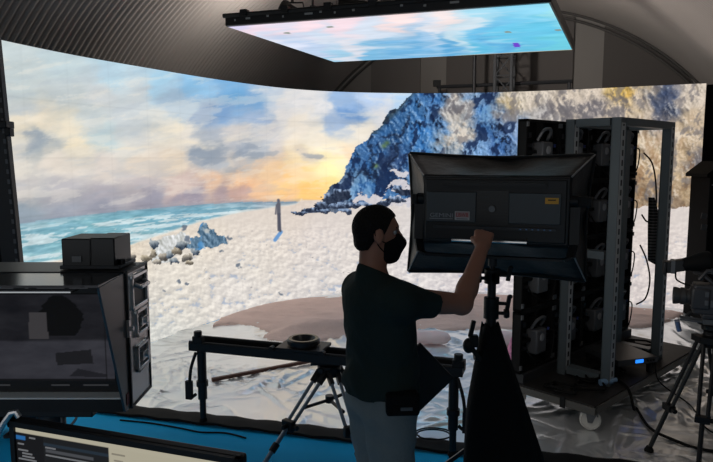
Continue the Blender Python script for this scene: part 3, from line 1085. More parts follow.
YT = 7.7
q = at(703, 200, YT)
t = thing('equipment_tower', 'tall black equipment tower with sloped hood at the right edge behind camcorder', 'tower', (q.x + .4, q.y, 0.012))
x0 = at(702, 240, YT).x - (q.x + .4)
zt = at(700, 178, YT).z
b = MB()
b.bb((x0, -.1, 0.0), (x0 + .6, .35, zt))
b.build('housing', mat('matt_black_board', (6, 6, 6), .8, 0, .1), t, bevel=.01)
b = MB()
b.prism([(x0 - .05, -.12, zt), (x0 - .05, -.12, zt + .04), (x0 + .14, -.12, zt + .19), (x0 + .62, -.12, zt + .19), (x0 + .62, -.12, zt)], (0, .5, 0))
b.build('hood', MATS['matt_black_board'], t)
b = MB()
b.bb((x0 + .02, -.104, zt - .10), (x0 + .58, -.1, zt - .085))
b.build('seam', GREY, t)
for yy in (217, 228):
    p = at(704, yy, YT - .1)
    b = MB()
    b.box((p.x - (q.x + .4), -.103, p.z), (.07, .006, .07), Matrix.Rotation(.15, 3, 'Y'))
    b.build('label_plate', mat('plate_grey', (60, 60, 60), .6), t)
q = at(705, 200, 8.55)
b = MB()
rows = []
for i in range(40):
    rows.append([(.015 + i * .05, .05 * math.sin(i * 1.1), z) for z in (0.02, 1.5, 2.95)])
b.grid(rows)
t = b.build('stage_curtain', FABRIC, None, solid=.008)
t.location = (4.5, 8.42, 0)
t.rotation_euler = (0, 0, -.35)
tag(t, 'black curtain hanging beside the right end of the video wall', 'curtain')
# ------------------------------------------------------------------ monitor in a flight case, left
YM = 1.6
p = at(130, 408, YM)
XR, ZB = p.x, p.z
ZT = at(130, 272, YM).z
XL = XR - 0.66
zb = ZB
case = thing('field_monitor', 'big black studio monitor in a hooded metal case at the left', 'monitor', ((XL + XR) / 2, YM + .08, zb))
ox_, oy_ = (XL + XR) / 2, YM + .08
hh = ZT - ZB
hw = (XR - XL) / 2
b = MB()
b.bb((-hw, -.08, 0), (hw, .08, hh))
b.build('body', mat('case_black', (34, 34, 36), .35, .3, .5), case, bevel=.004)
# perforated side cheek
b = MB()
b.bb((hw, -.078, .004), (hw + .004, .078, hh - .004))
cheek = b.build('side_panel', mat('perforated_metal', (232, 228, 226), .36, .9, .5, dots=(130, (30, 30, 32))), case)
b = MB()
for y0, y1, z0, z1 in ((-.082, -.074, 0, hh), (.072, .08, 0, hh), (-.08, .08, -.002, .006), (-.08, .08, hh - .006, hh + .002)):
    b.bb((hw - .002, y0, z0), (hw + .007, y1, z1))
b.build('edge_trim', DGREY, case, bevel=.001)
for zc in (hh - .062, hh - .15, hh - .245):
    big_ = zc > hh - .08
    lz, ly = (.047, .06) if big_ else (.036, .045)
    cy_ = .004 if big_ else .012
    b = MB()
    for y0, y1, z0, z1 in ((-ly, -ly + .01, -lz, lz), (ly - .01, ly, -lz, lz), (-ly, ly, -lz, -lz + .01), (-ly, ly, lz - .01, lz)):
        b.bb((hw + .003, cy_ + y0, zc + z0), (hw + .012, cy_ + y1, zc + z1))
    pl = b.build('latch_plate' if not big_ else 'handle_plate', mat('satin_steel', (245, 242, 240), .34, .9), case, bevel=.002)
    b = MB()
    b.bb((hw + .0042, cy_ - ly + .008, zc - lz + .008), (hw + .005, cy_ + ly - .008, zc + lz - .008))
    b.build('recess', BLACK, pl)
    b = MB()
    if big_:
        b.tube([(hw + .008, cy_ - .035, zc + .02), (hw + .022, cy_ - .03, zc + .012), (hw + .022, cy_ + .03, zc + .012), (hw + .008, cy_ + .035, zc + .02)], .006)
    else:
        b.bb((hw + .006, cy_ - .02, zc - .012), (hw + .016, cy_ + .016, zc + .012))
        b.cyl((hw + .006, cy_ + .012, zc), (hw + .022, cy_ + .012, zc), .01)
    b.build('handle' if big_ else 'latch', mat('satin_steel', (245, 242, 240), .34, .9), pl)
b = MB()
b.bb((hw + .003, -.088, hh - .17), (hw + .010, -.076, hh - .125))
b.cyl((hw + .008, -.084, hh - .147), (hw + .02, -.084, hh - .147), .006)
b.build('hasp', mat('satin_steel', (245, 242, 240), .34, .9), case)
# hood
ht = .165
hbtm = .035
b = MB()
b.prism([(hw - .004, -.08, .002), (hw - .004, -.08 - hbtm, .004), (hw - .004, -.08 - ht, hh - .008), (hw - .004, -.08, hh - .002)], (.006, 0, 0))
b.build('hood_side', mat('hood_grey', (118, 116, 116), .36, .85, .5), case)
b = MB()
b.prism([(-hw + .004, -.08, .002), (-hw + .004, -.08 - hbtm, .004), (-hw + .004, -.08 - ht, hh - .008), (-hw + .004, -.08, hh - .002)], (-.006, 0, 0))
b.build('hood_side', MATS['hood_grey'], case)
b = MB()
b.prism([(-hw, -.081, hh - .002), (-hw, -.08 - ht, hh - .0015), (-hw, -.08 - ht, hh - .007), (-hw, -.081, hh - .007)], (2 * hw, 0, 0))
b.build('hood_top', mat('glossy_hood', (60, 60, 63), .14, .6, .6), case)
b = MB()
b.prism([(-hw + .002, -.08 - ht + .002, hh - .0105), (-hw + .002, -.08 - ht - .036, hh - .0085), (-hw + .002, -.08 - ht - .036, hh - .0115), (-hw + .002, -.08 - ht + .002, hh - .0135)], (2 * hw - .05, 0, 0))
b.build('hood_lip', mat('polished_lip', (225, 225, 225), .12, 1.0), case)
b = MB()
b.bb((-hw, -.081, .048), (hw - .012, -.079, hh - .04))
b.build('bezel', BLACKP, case)
b = MB()
b.prism([(-hw + .01, -.081, .044), (-hw + .01, -.112, .040), (-hw + .01, -.112, .036), (-hw + .01, -.081, .036)], (2 * hw - .022, 0, 0))
b.build('lower_ledge', mat('silver_ledge', (235, 235, 232), .5, .0), case)
MB().bb((-hw + .004, -.111, .002), (hw - .006, -.106, .036)).build('lower_panel', BLACKP, case)
# picture on the monitor: a dim view of the stage
mw0, mw1, mz0, mz1 = -hw + .03, hw - .035, .075, hh - .055
gu, gz = np.meshgrid(np.linspace(mw0, mw1, 200), np.linspace(mz0, mz1, 110), indexing='ij')
U = (gu - mw0) / (mw1 - mw0)
V = (gz - mz0) / (mz1 - mz0)
pm = np.zeros(gu.shape + (3,)) + np.array([26, 26, 30.])
pm = mixc(pm, (46, 46, 52), ss(.48, .44, V - .03 * (U - .7) + .02 * rough(U, V, .2, .1, 3, 501)))
pm = pm + (rough(U, V, .12, .12, 4, 505) * 12)[..., None]
pm = mixc(pm, (12, 12, 14), inside(U, V, [(.0, .5), (.14, .6), (.25, .85), (.42, .95), (.47, .5)]) * .7)
pm = mixc(pm, (10, 10, 11), ((((U - .775 + .03 * rough(U, V, .1, .1, 3, 521)) / .09) ** 2 + ((V - .72) / .26) ** 2) < 1) * (V > .52))
pm = mixc(pm, (56, 54, 56), inside(U, V, [(.635, .48), (.64, .78), (.715, .78), (.72, .48)]))
pm = mixc(pm, (20, 20, 22), inside(U, V, [(.75, .18), (.745, .32), (.9, .36), (.91, .2)]) * .8)
pm = mixc(pm, (24, 24, 28), inside(U, V, [(.8, .05), (.84, .14), (.97, .07), (.96, .04)]) * .8)
pm = mixc(pm, (14, 14, 16), (np.abs(U - .965) < .003) * .7)
pm[(V < .02) | (V > .985)] *= .4
picture_mesh('screen', np.stack([gu, np.full(gu.shape, -.0825), gz], -1), to_lin(pm), screen_mat('monitor_picture', 1.0), case)
for zt_, items in ((mz1 + .014, ((.05, .09), (.42, .47), (.49, .58), (.63, .645), (.68, .8), (.82, .9))), (mz0 - .012, ((.1, .18), (.26, .34), (.36, .46), (.48, .54), (.72, .8), (.86, .97)))):
    for u0, u1 in items:
        n = max(1, int((u1 - u0) * 50))
        for k in range(1):
            a0 = mw0 + (mw1 - mw0) * u0
            a1 = mw0 + (mw1 - mw0) * u1
            MB().bb((a0, -.0825, zt_ - .002), (a1, -.0815, zt_ + .002)).build('status_line', mat('status_grey', (60, 60, 60), .6, emit=((40, 40, 42), 1)), case)
b = MB()
b.bb((hw + .002, -.108, .018), (hw + .0035, -.092, .048))
b.build('badge', mat('dull_red_badge', (120, 40, 44), .5), case)

# transmitter box on top
p0 = at(62, 262, YM + .03)
p1 = at(115, 262, YM + .03)
xb0, xb1 = p0.x, p1.x
zt0 = ZT + .0015
hb = at(100, 238, YM + .03).z - zt0
t = thing('video_transmitter', 'small black box sitting on top of the monitor case', 'transmitter', ((xb0 + xb1) / 2, YM + .09, zt0))
bw = (xb1 - xb0) / 2
b = MB()
b.bb((-bw, -.06, .006), (bw * .1, .06, hb - .002))
b.bb((bw * .1, -.06, .006), (bw, .06, hb))
b.build('housing', mat('box_black', (26, 26, 28), .4), t, bevel=.003)
b = MB()
b.bb((-bw - .006, -.062, 0), (bw + .012, .062, .01))
b.build('base_plate', DGREY, t, bevel=.002)
b = MB()
b.cyl((bw + .008, -.03, .01), (bw + .008, -.03, .022), .008)
b.build('knob', BLACK, t)
b = MB()
b.bb((-bw * .6, -.0635, .02), (-bw * .25, -.06, .035))
b.build('port', GREY, t)

# post carrying the monitor
sx = at(50, 410, YM + .05).x
t = thing('monitor_stand', 'black fluted post under the big hooded monitor', 'stand', (sx, YM + .06, 0))
b = MB()
prof = [(0, 0), (.03, 0)]
for k in range(26):
    z = .3 + k * .03
    prof += [(.032, z), (.027, z + .015)]
prof += [(.035, zb - .05), (.035, zb - .022), (0, zb - .022)]
b.lathe((0, 0, 0), (0, 0, 1), prof, 18)
b.build('post', mat('post_black', (44, 44, 46), .5), t, smooth=20)
b = MB()
b.bb((-.14, -.07, zb - .022), (.14, .07, zb - .003))
b.build('top_plate', BLACK, t, bevel=.003)
for k in range(3):
    a = .5 + k * 2 * PI / 3
    MB().bar((0, 0, .25), (math.cos(a) * .4, math.sin(a) * .4, .015), .03, .03).build('leg', BLACK, t)
# bent metal hook and coil at the left edge
pa_, pb_ = at(-6, 440, 1.45), at(19, 424, 1.45)
b = MB()
arc = [at(-30, 470, 1.45), at(-4, 437, 1.45), at(5, 421, 1.45), at(11, 413, 1.45), at(16, 412, 1.45), at(19, 417, 1.45)]
b.tube(arc, .007)
t = b.build('cable_hook', mat('satin_steel', (245, 242, 240), .34, .9), None)
tag(t, 'bent bright metal rod under the left end of the monitor case', 'rod')
b = MB()
arc = [at(64, 407, 1.64), at(62, 418, 1.62), at(64, 430, 1.6), at(72, 424, 1.6), at(77, 416, 1.6), at(76, 408, 1.62)]
cl = catmull([Vector(a) for a in arc], 6)
b.tube(cl, .0035, 6)
t = b.build('signal_cable', mat('grey_cable', (120, 120, 122), .5), None)
tag(t, 'thin grey cable looping down from beneath the monitor case', 'cable')

# ------------------------------------------------------------------ computer display in the foreground
A = at(11, 419, 1.2)
B = at(241, 459, 1.04)
dx_ = Vector((B.x - A.x, B.y - A.y, 0))
wd = dx_.length
ztop = (A.z + B.z) / 2
slope = (B.z - A.z) / wd
t = thing('computer_display', 'wide black computer screen in the foreground showing a dark and cream window', 'computer monitor', (A.x, A.y, ztop - .42), math.atan2(dx_.y, dx_.x))
hz_ = .42
b = MB()
b.bb((0, 0, .09), (wd, .025, hz_))
b.build('back_shell', BLACKP, t, bevel=.006)
b = MB()
bz = .011
for lo, hi in (((0, -.006, hz_ - bz), (wd, .002, hz_)), ((0, -.006, .09), (wd, .002, .09 + bz)), ((0, -.006, .09), (bz, .002, hz_)), ((wd - bz, -.006, .09), (wd, .002, hz_))):
    b.bb(lo, hi)
b.build('bezel', BLACKP, t)
gu, gz = np.meshgrid(np.linspace(0, 1, 220), np.linspace(0, 1, 150), indexing='ij')
V = 1 - gz
pm = np.zeros(gu.shape + (3,)) + np.array([30, 31, 33.])
pm[gu > .455] = (176, 170, 150)
pm[(V < .035)] = (178, 172, 152)
pm[(gu < .14) & (V >= .035)] = (24, 24, 26)
pm[(gu >= .14) & (gu < .455) & (V > .075) & (V < .095)] = (38, 48, 58)
pm[(gu < .05) & (V > .06) & (V < .085)] = (40, 100, 160)
pm[(gu > .15) & (gu < .38) & (V > .12) & (V < .14)] = (72, 74, 78)
picture_mesh('screen', np.stack([bz + gu * (wd - 2 * bz), np.full(gu.shape, -.001), .09 + bz + gz * (hz_ - .09 - 2 * bz)], -1), to_lin(pm), screen_mat('desktop_picture', .9), t)
for i, (u0, u1, v) in enumerate(((.07, .1, .06), (.01, .04, .11), (.01, .06, .15), (.03, .08, .17), (.03, .09, .19), (.01, .1, .21), (.01, .05, .25), (.15, .2, .105), (.15, .4, .155), (.15, .2, .26), (.47, .53, .07), (.48, .52, .11), (.5, .56, .135), (.47, .5, .16), (.5, .55, .19))):
    x0_, x1_ = bz + u0 * (wd - 2 * bz), bz + u1 * (wd - 2 * bz)
    zz = .09 + bz + (1 - v) * (hz_ - .09 - 2 * bz)
    MB().bb((x0_, -.0025, zz - .0014), (x1_, -.0012, zz + .0014)).build('text_line', mat('text_grey', (110, 110, 110), .6, emit=((96, 96, 98), 1)) if u0 < .45 else mat('text_dark', (120, 114, 100), .6, emit=((120, 114, 100), 1)), t)
b = MB()
b.bar((wd / 2, .03, .02), (wd / 2, .03, .2), .06, .03)
b.build('neck', BLACKP, t)
b = MB()
b.bb((wd / 2 - .13, -.07, 0), (wd / 2 + .13, .13, .014))
b.build('foot', BLACKP, t, bevel=.004)
zd = ztop - .42
t = thing('work_table', 'plain dark table carrying the foreground computer screen', 'table', (-.3, 1.05, 0), t.rotation_euler.z)
b = MB()
b.bb((-.34, -.2, zd - .03), (.34, .2, zd - .001))
b.build('top', DGREY, t, bevel=.003)
for i in (-1, 1):
    for j in (-1, 1):
        MB().bb((i * .3 - .02, j * .16 - .02, 0), (i * .3 + .02, j * .16 + .02, zd - .03)).build('leg', BLACK, t)

# ------------------------------------------------------------------ slider, its tripod
F0 = on(203.5, 424, 0.0)
ZS = at(203.5, 350.5, F0.y).z + .06
R0 = on(463, 376, ZS - .06)
ev = Vector((R0.x - F0.x, R0.y - F0.y, 0))
SLL = ev.length
ev = ev.normalized()
RZ = math.atan2(ev.y, ev.x)
S0 = Vector((F0.x, F0.y, 0)) - Vector((-ev.y, ev.x, 0)) * .03
SL = thing('camera_slider', 'long black camera slider rail on an end leg and a tripod', 'slider', S0, RZ)


def along(x):
    """distance along the slider of the spot seen at photo column x"""
    r = ray(x, 355)
    return (S0.y * r[0] - S0.x * r[1]) / (ev.x * r[1] - ev.y * r[0])


b = MB()
b.bb((-.09, 0, ZS - .06), (SLL, .03, ZS))
b.bb((-.09, .15, ZS - .06), (SLL, .18, ZS))
b.bb((-.09, .03, ZS - .055), (SLL, .15, ZS - .03))
b.tube([(-.09, .015, ZS + .002), (SLL, .015, ZS + .002)], .012)
b.tube([(-.09, .165, ZS + .002), (SLL, .165, ZS + .002)], .012)
b.build('rail', BLACK, SL)
for x in (-.02, SLL - .03):
    b = MB()
    b.bb((x - .04, .0, ZS), (x + .04, .05, ZS + .05))
    b.cyl((x, .02, ZS + .05), (x, .02, ZS + .09), .03)
    b.build('end_stop', BLACKP, SL, bevel=.005)
for x in (0.0, SLL - .06):
    b = MB()
    b.cyl((x, .03, .0), (x, .03, .22), .024)
    b.cyl((x, .03, .2), (x, .03, ZS - .06), .034)
    b.cyl((x, .03, .3), (x, .03, .34), .044)
    lg = b.build('end_leg', BLACK, SL)
    MB().lathe((x, .03, 0), (0, 0, 1), [(0, -.0), (.02, 0), (.034, .02), (.026, .05), (0, .05)]).build('foot', RUBBER, lg)
    b = MB()
    sgn = -1 if x < .5 else 1
    b.tube(catmull([Vector(v) for v in ((x + sgn * .03, 0, ZS - .07), (x + sgn * .07, -.01, ZS - .2), (x + sgn * .085, -.01, ZS - .33), (x + sgn * .09, 0, .3), (x + sgn * .075, .0, .22), (x + sgn * .04, 0, .24))], 6), .012, 8)
    b.box((x + sgn * .092, -.005, .27), (.05, .03, .14))
    b.build('strap', mat('black_webbing', (20, 20, 21), .8), lg)
b = MB()
xc = along(299)
b.bb((xc - .17, -.03, ZS + .012), (xc + .17, .21, ZS + .035))
cr = b.build('carriage', BLACK, SL, bevel=.004)
b = MB()
b.lathe((xc, .09, ZS + .035), (0, 0, 1), [(.07, .0), (.1, .0), (.1, .012), (.118, .015), (.118, .042), (.108, .052), (.086, .052), (.078, .036), (.06, .012), (.07, 0)], 36)
bw_ = b.build('bowl_ring', mat('ring_black', (40, 41, 43), .3, .3), cr)
for dx in (-.19, .19):
    b = MB()
    b.cyl((xc + dx, -.02, ZS + .03), (xc + dx, -.06, ZS + .03), .018)
    b.build('brake_knob', BLACKP, cr)

q = S0 + ev * along(325) + Vector((-math.sin(RZ), math.cos(RZ), 0)) * .09
TR = thing('slider_tripod', 'carbon tube tripod under the middle of the camera slider', 'tripod', (q.x, q.y, 0), 0)
b = MB()
b.lathe((0, 0, ZS - .16), (0, 0, 1), [(0, 0), (.06, 0), (.085, .04), (.085, .07), (.05, .075), (.05, .096), (0, .096)], 24)
b.bb((-.13, -.05, ZS - .085), (.13, .05, ZS - .066))
b.build('crown', BLACK, TR, bevel=.003)


def at_floor(x, y):
    return on(x, y, 0.0)


feet = (on(262, 470), on(366, 482), Vector((.16, 4.66, 0)))
for fpt in feet:
    d = Vector((fpt.x - q.x, fpt.y - q.y, 0))
    e = d.normalized()
    sd_ = Vector((-e.y, e.x, 0))
    top_ = e * .07 + Vector((0, 0, ZS - .13))
    ft = d + Vector((0, 0, .02))
    knee = top_.lerp(ft, .58)
    hinge = MB()
    hinge.box(top_ + Vector((0, 0, -.0)), (.05, .05, .06), Matrix.Rotation(math.atan2(e.y, e.x), 3, 'Z'))
    hinge.bar(top_ - sd_ * .045, top_ + sd_ * .045, .035, .035)
    hinge.bar(top_ - sd_ * .033, top_.lerp(ft, .12) - sd_ * .03, .03, .035)
    hinge.bar(top_ + sd_ * .033, top_.lerp(ft, .12) + sd_ * .03, .03, .035)
    b = MB()
    for s in (-1, 1):
        b.tube([top_ + sd_ * .033 * s, knee + sd_ * .026 * s], .0125, 10)
    lg = b.build('leg', CARBON, TR)
    hinge.build('hinge', BLACK, lg)
    b = MB()
    b.box(knee, (.045, .095, .07), Matrix.Rotation(math.atan2(e.y, e.x), 3, 'Z'))
    b.cyl(knee + sd_ * .04, knee + sd_ * .085, .018)
    b.cyl(knee - e * .0 + e * .02, knee + e * .06, .016)
    b.build('clamp', BLACKP, lg, bevel=.006)
    MB().tube([knee, ft], .0155, 10).build('lower_tube', CARBON, lg)
    k2 = knee.lerp(ft, .55)
    MB().tube([k2 - (ft - knee).normalized() * .03, k2 + (ft - knee).normalized() * .03], .024, 10).build('collar', BLACKP, lg)
    MB().lathe((ft.x, ft.y, 0), (0, 0, 1), [(0, 0), (.03, 0), (.028, .015), (.016, .04), (0, .04)]).build('foot', RUBBER, lg)
b = MB()
for i in range(3):
    d = Vector((feet[i].x - q.x, feet[i].y - q.y, 0))
    m_ = Vector((0, 0, ZS - .13)).lerp(d + Vector((0, 0, .02)), .42)
    b.tube([(0, 0, m_.z - .02), tuple(m_)], .012)
b.lathe((0, 0, ZS - .13 - .24), (0, 0, 1), [(0, 0), (.03, 0), (.03, .05), (0, .05)])
b.build('spreader', BLACK, TR)

# ------------------------------------------------------------------ things lying on the sheet
p0, p1 = on(212, 380, .035), on(322, 359, .035)
b = MB()
b.bar((0, 0, 0), p1 - p0, .035, .03)
t = b.build('wooden_batten', mat('brown_wood', (96, 62, 52), .6, bump=(30, .3, 3), var=(9, .2)), None, bevel=.003)
t.location = (p0.x, p0.y, .037)
tag(t, 'thin brown wooden stick lying on the plastic sheet behind the slider', 'stick')


def pillow(name, label, pa, pb, r, m):
    L = (pb - pa).length
    ang = math.atan2(pb.y - pa.y, pb.x - pa.x)
    b = MB()
    n, mm = 26, 22
    rows = []
    for i in range(n):
        s = i / (n - 1)
        e = (1 - abs(2 * s - 1) ** 6) ** .5
        row = []
        for k in range(mm + 1):
            a = 2 * PI * k / mm
            rr = r * (.28 + .72 * e) * (1 + .05 * math.sin(5 * a + 9 * s) + .03 * math.sin(3 * a - 21 * s))
            row.append((s * L, rr * 1.25 * math.cos(a), max(0, r * .93 + rr * math.sin(a) * .92)))
        rows.append(row)
    b.grid(rows)
    t = b.build(name, m, None, smooth=60)
    t.location = (pa.x, pa.y, .022)
    t.rotation_euler = (0, 0, ang)
    tag(t, label, 'cushion', 'padded rolls on the sheet')
    for s in (0, L):
        MB().lathe((s, 0, r * .93), (1 if s else -1, 0, 0), [(r * .3, -.01), (r * .2, .008), (0, .01)], 12).build('gathered_end', m, t)
    return t


PK = mat('pale_pink_cloth', (246, 224, 226), .7, 0, .3, bump=(8, .5, 3))
PK.node_tree.nodes['Principled BSDF'].inputs['Subsurface Weight'].default_value = .8
PK.node_tree.nodes['Principled BSDF'].inputs['Subsurface Radius'].default_value = (.12, .1, .1)
PK.node_tree.nodes['Principled BSDF'].inputs['Subsurface Scale'].default_value = 1.0
pillow('padded_roll', 'pale pink padded roll lying on the sheet right beside the person', on(392, 340, .03), on(450, 344, .03), .075, PK)
pillow('padded_roll', 'pale pink padded roll half hidden behind the light stand and the panel dolly', on(485, 344, .03), on(545, 348, .03), .085, PK)
p = [on(499, 374, .03), on(513, 351, .03), on(521, 368, .03), on(513, 376, .03)]
b = MB()
g = []
for i in range(9):
    a_ = Vector(p[0]).lerp(p[1], i / 8)
    c_ = Vector(p[3]).lerp(p[2], i / 8)
    g.append([tuple(a_.lerp(c_, j / 6) + Vector((0, 0, .035 + .16 * (i / 8) * (1 - j / 9) + .012 * math.sin(i * 1.3 + j)))) for j in range(7)])
b.grid(g)
t = b.build('pink_cloth', mat('bright_pink_cloth', (226, 140, 176), .7), None, solid=.004)
tag(t, 'crumpled bright pink cloth lying at the left front of the panel dolly', 'cloth')


def cable(name, label, pts, r, m=None, cat='cable'):
    b = MB()
    cl = catmull([Vector(p) for p in pts], 8)
    b.tube(cl, r, 7)
    t = b.build(name, m or RUBBER, None)
    return tag(t, label, cat)


pts = []
cx_, cy_ = on(434, 441, 0).x, on(434, 441, 0).y
for k in range(26):
    a = k / 25 * 2 * PI * 1.6
    pts.append((cx_ + (.115 + .004 * k / 5) * math.cos(a), cy_ + (.085 + .002 * k / 5) * math.sin(a), .045 + .0006 * k))
cable('coiled_cable', 'thin dark cable coiled in a loop on the sheet between person and light stand', pts, .0055)
cable('floor_cable', 'thin black cable lying along the blue floor beside the sheet edge', [on(x, y, .006) for x, y in ((120, 420), (150, 423), (180, 428), (200, 432), (226, 433), (246, 438))], .006)
# ------------------------------------------------------------------ dolly with LED panels
DA = math.radians(43.5)
DR = Vector((1.72, 4.42, 0))
du = Vector((math.cos(DA), math.sin(DA), 0))
dw = Vector((-math.sin(DA), math.cos(DA), 0))
DZ = .215
DL, DWD = 2.05, .72


def dolly(x, y, z=0):
    return DR + du * x + dw * y + Vector((0, 0, z))


dol = thing('panel_dolly', 'low black deck dolly on pale casters carrying the panel rack', 'dolly', DR, DA)
b = MB()
b.bb((0, 0, DZ - .02), (DL, DWD, DZ))
b.build('deck', mat('deck_board', (36, 34, 33), .6, bump=(12, .2, 3)), dol, bevel=.002)
b = MB()
for lo, hi in (((0, -.012, DZ - .065), (DL, .03, DZ - .012)), ((0, DWD - .03, DZ - .065), (DL, DWD + .012, DZ - .012)), ((-.012, -.012, DZ - .065), (.03, DWD + .012, DZ - .012)), ((DL - .03, -.012, DZ - .065), (DL + .012, DWD + .012, DZ - .012))):
    b.bb(lo, hi)
b.build('frame', mat('deck_edge', (104, 102, 98), .45, .3), dol, bevel=.002)
b = MB()
b.bb((-.02, .22, DZ - .075), (-.01, .26, DZ + .01))
b.build('buckle', BLACKP, dol)
for i, (x, y) in enumerate(((.05, .05), (.05, DWD - .05), (DL - .06, .05), (DL - .06, DWD - .05))):
    wa = Vector((-.36, -.93, 0))
    wa = Matrix.Rotation(-DA + (0, .6, .1, -.5)[i], 3, 'Z') @ wa
    fo = Vector((-wa.y, wa.x, 0))
    r = .075
    ctr = Vector((x, y, r + .012))
    b = MB()
    b.bb((x - .05, y - .05, DZ - .075), (x + .05, y + .05, DZ - .065))
    for s in (-1, 1):
        o = ctr + wa * .027 * s
        tz = Vector((0, 0, DZ - .075 - ctr.z))
        b.prism([o + tz - fo * .03, o + tz + fo * .045, o + fo * .016 - Vector((0, 0, .016)), o - fo * .016 - Vector((0, 0, .016))], wa * .004)
    b.bar(ctr + fo * .05 - wa * .045 + Vector((0, 0, .055)), ctr + fo * .05 + wa * .045 + Vector((0, 0, .055)), .012, .03)
    b.cyl(ctr - wa * .034, ctr + wa * .036, .009)
    ca = b.build('caster', GREY, dol)
    b = MB()
    b.lathe(ctr - wa * .021, wa, [(0, 0), (r * .3, 0), (r * .34, .004), (r * .8, .004), (r * .86, 0), (r, .006), (r, .036), (r * .86, .042), (r * .8, .038), (r * .34, .038), (r * .3, .042), (0, .042)], 28)
    b.build('wheel', WHITEP, ca, smooth=30)

ST = slots('slotted_aluminium', (176, 180, 182), (14, 14, 16), .075, .6)
STP = mat('strip_aluminium', (176, 180, 182), .45, .2)
RK = thing('panel_rack', 'grey aluminium frame with slotted uprights standing on the dolly', 'rack', DR + Vector((0, 0, DZ)), DA)
RH = 2.09
for x in (.50, 1.47):
    for y in (.14, .515):
        b = MB()
        hx, hy = .045, .036
        b.bb((x - hx, y - hy, 0), (x + hx, y + hy, .008))
        b.bb((x - hx, y - hy, 0), (x - hx + .012, y + hy, RH))
        b.bb((x + hx - .012, y - hy, 0), (x + hx, y + hy, RH))
        b.bb((x - hx, y + hy - .01, 0), (x + hx, y + hy, RH))
        b.bb((x - hx + .01, y - hy, 0), (x + hx - .01, y - hy + .02, RH))
        up = b.build('upright', ALU, RK)
        b = MB()
        b.bb((x - .033, y - hy - .002, 0.04), (x + .033, y - hy + .0135, RH - .04))
        if not (x > 1 and y > .3):
            b.build('slot_strip', STP, up)
            MB().bb((x - .012, y - hy - .003, 0.05), (x + .012, y - hy, RH - .05)).build('slot_row', ST, up)
for x in (.50, 1.47):
    for z, h in ((RH - .06, .06), (1.0, .06), (.02, .06)):
        if x > 1 and z == 1.0:
            continue
        b = MB()
        b.bb((x - .045, .19, z), (x + .045, .465, z + h))
        b.build('cross_beam', ALU, RK)
for y in (.14, .515):
    b = MB()
    b.bb((.55, y - .04, RH - .06), (1.42, y + .04, RH))
    b.build('top_beam', ALU, RK)
b = MB()
b.bb((.02, .60, 0), (2.02, .675, .075))
b.build('base_rail', DGREY, RK)

# one LED panel, then fifteen copies (4 rows, 4 columns)
PBK = mat('panel_black', (13, 13, 14), .6, 0, .25)
PGR = mat('module_grey', (92, 94, 98), .45, .2)
panel = thing('led_panel', '', 'LED panel')
b = MB()
b.bb((-.249, .03, .001), (.249, .045, .499))
for lo, hi in (((-.249, -.03, .001), (-.229, .035, .499)), ((.229, -.03, .001), (.249, .035, .499)), ((-.249, -.03, .001), (.249, .035, .021)), ((-.249, -.03, .479), (.249, .035, .499)), ((-.012, -.02, .02), (.012, .035, .48)), ((-.23, -.02, .235), (.23, .035, .262))):
    b.bb(lo, hi)
b.build('cabinet', PBK, panel)
b = MB()
b.bb((-.245, .045, .004), (.245, .049, .496))
b.build('led_face', mat('led_face', (12, 12, 12), .6), panel)
b = MB()
b.bb((-.075, -.075, .13), (.075, .03, .33))
pm_ = b.build('power_module', PGR, panel, bevel=.012)
b = MB()
b.lathe((0, -.076, .265), (0, -1, 0), [(0, 0), (.032, 0), (.032, .004), (.022, .006), (0, .006)], 20)
b.build('round_label', mat('label_grey', (150, 152, 156), .5), pm_)
b = MB()
b.tube(catmull([Vector(v) for v in ((-.07, -.02, .34), (-.06, -.06, .41), (0, -.07, .43), (.06, -.06, .41), (.07, -.02, .34))], 5), .013)
b.build('handle', PGR, panel)
for sx in (-.16, .16):
    for sz in (.19, .30):
        MB().cyl((sx, .02, sz), (sx, -.035, sz), .016).build('connector', mat('connector_black', (30, 31, 36), .4), panel)
    MB().bb((sx - .02, -.01, .36), (sx + .02, .02, .4)).build('terminal', mat('connector_black', (30, 31, 36), .4), panel)
for i, (sx, sz) in enumerate(((-.238, .46), (.238, .46), (-.238, .05), (.238, .05))):
    b = MB()
    b.bb((sx - .012, -.042, sz - .018), (sx + .012, -.03, sz + .018))
    b.build('corner_lock', GREY, panel)
b = MB()
b.cyl((.16, -.034, .3), (.16, -.046, .3), .013)
b.build('plug', mat('blue_plug', (70, 84, 150), .4), panel)
b = MB()
b.tube(catmull([Vector(v) for v in ((.16, -.046, .3), (.165, -.09, .27), (.1, -.1, .1), (.02, -.085, .06), (-.1, -.09, .1), (-.16, -.06, .15), (-.16, -.036, .19))], 5), .006, 6)
b.build('jumper_cable', RUBBER, panel)
rown = ('lowest', 'second lowest', 'second highest', 'topmost')
coln = ('at the near end', 'second from the near end', 'third from the near end', 'at the far end')
first = True
for r in range(4):
    for c_ in range(4):
        o = panel if first else dup(panel)
        first = False
        o.location = dolly(.25 + .5005 * c_, .655, DZ + .078 + .5015 * r)
        o.rotation_euler = (0, 0, DA)
        o['label'] = 'black LED panel on the dolly, %s row, %s' % (rown[r], coln[c_])
        o['group'] = 'LED panels on the dolly'

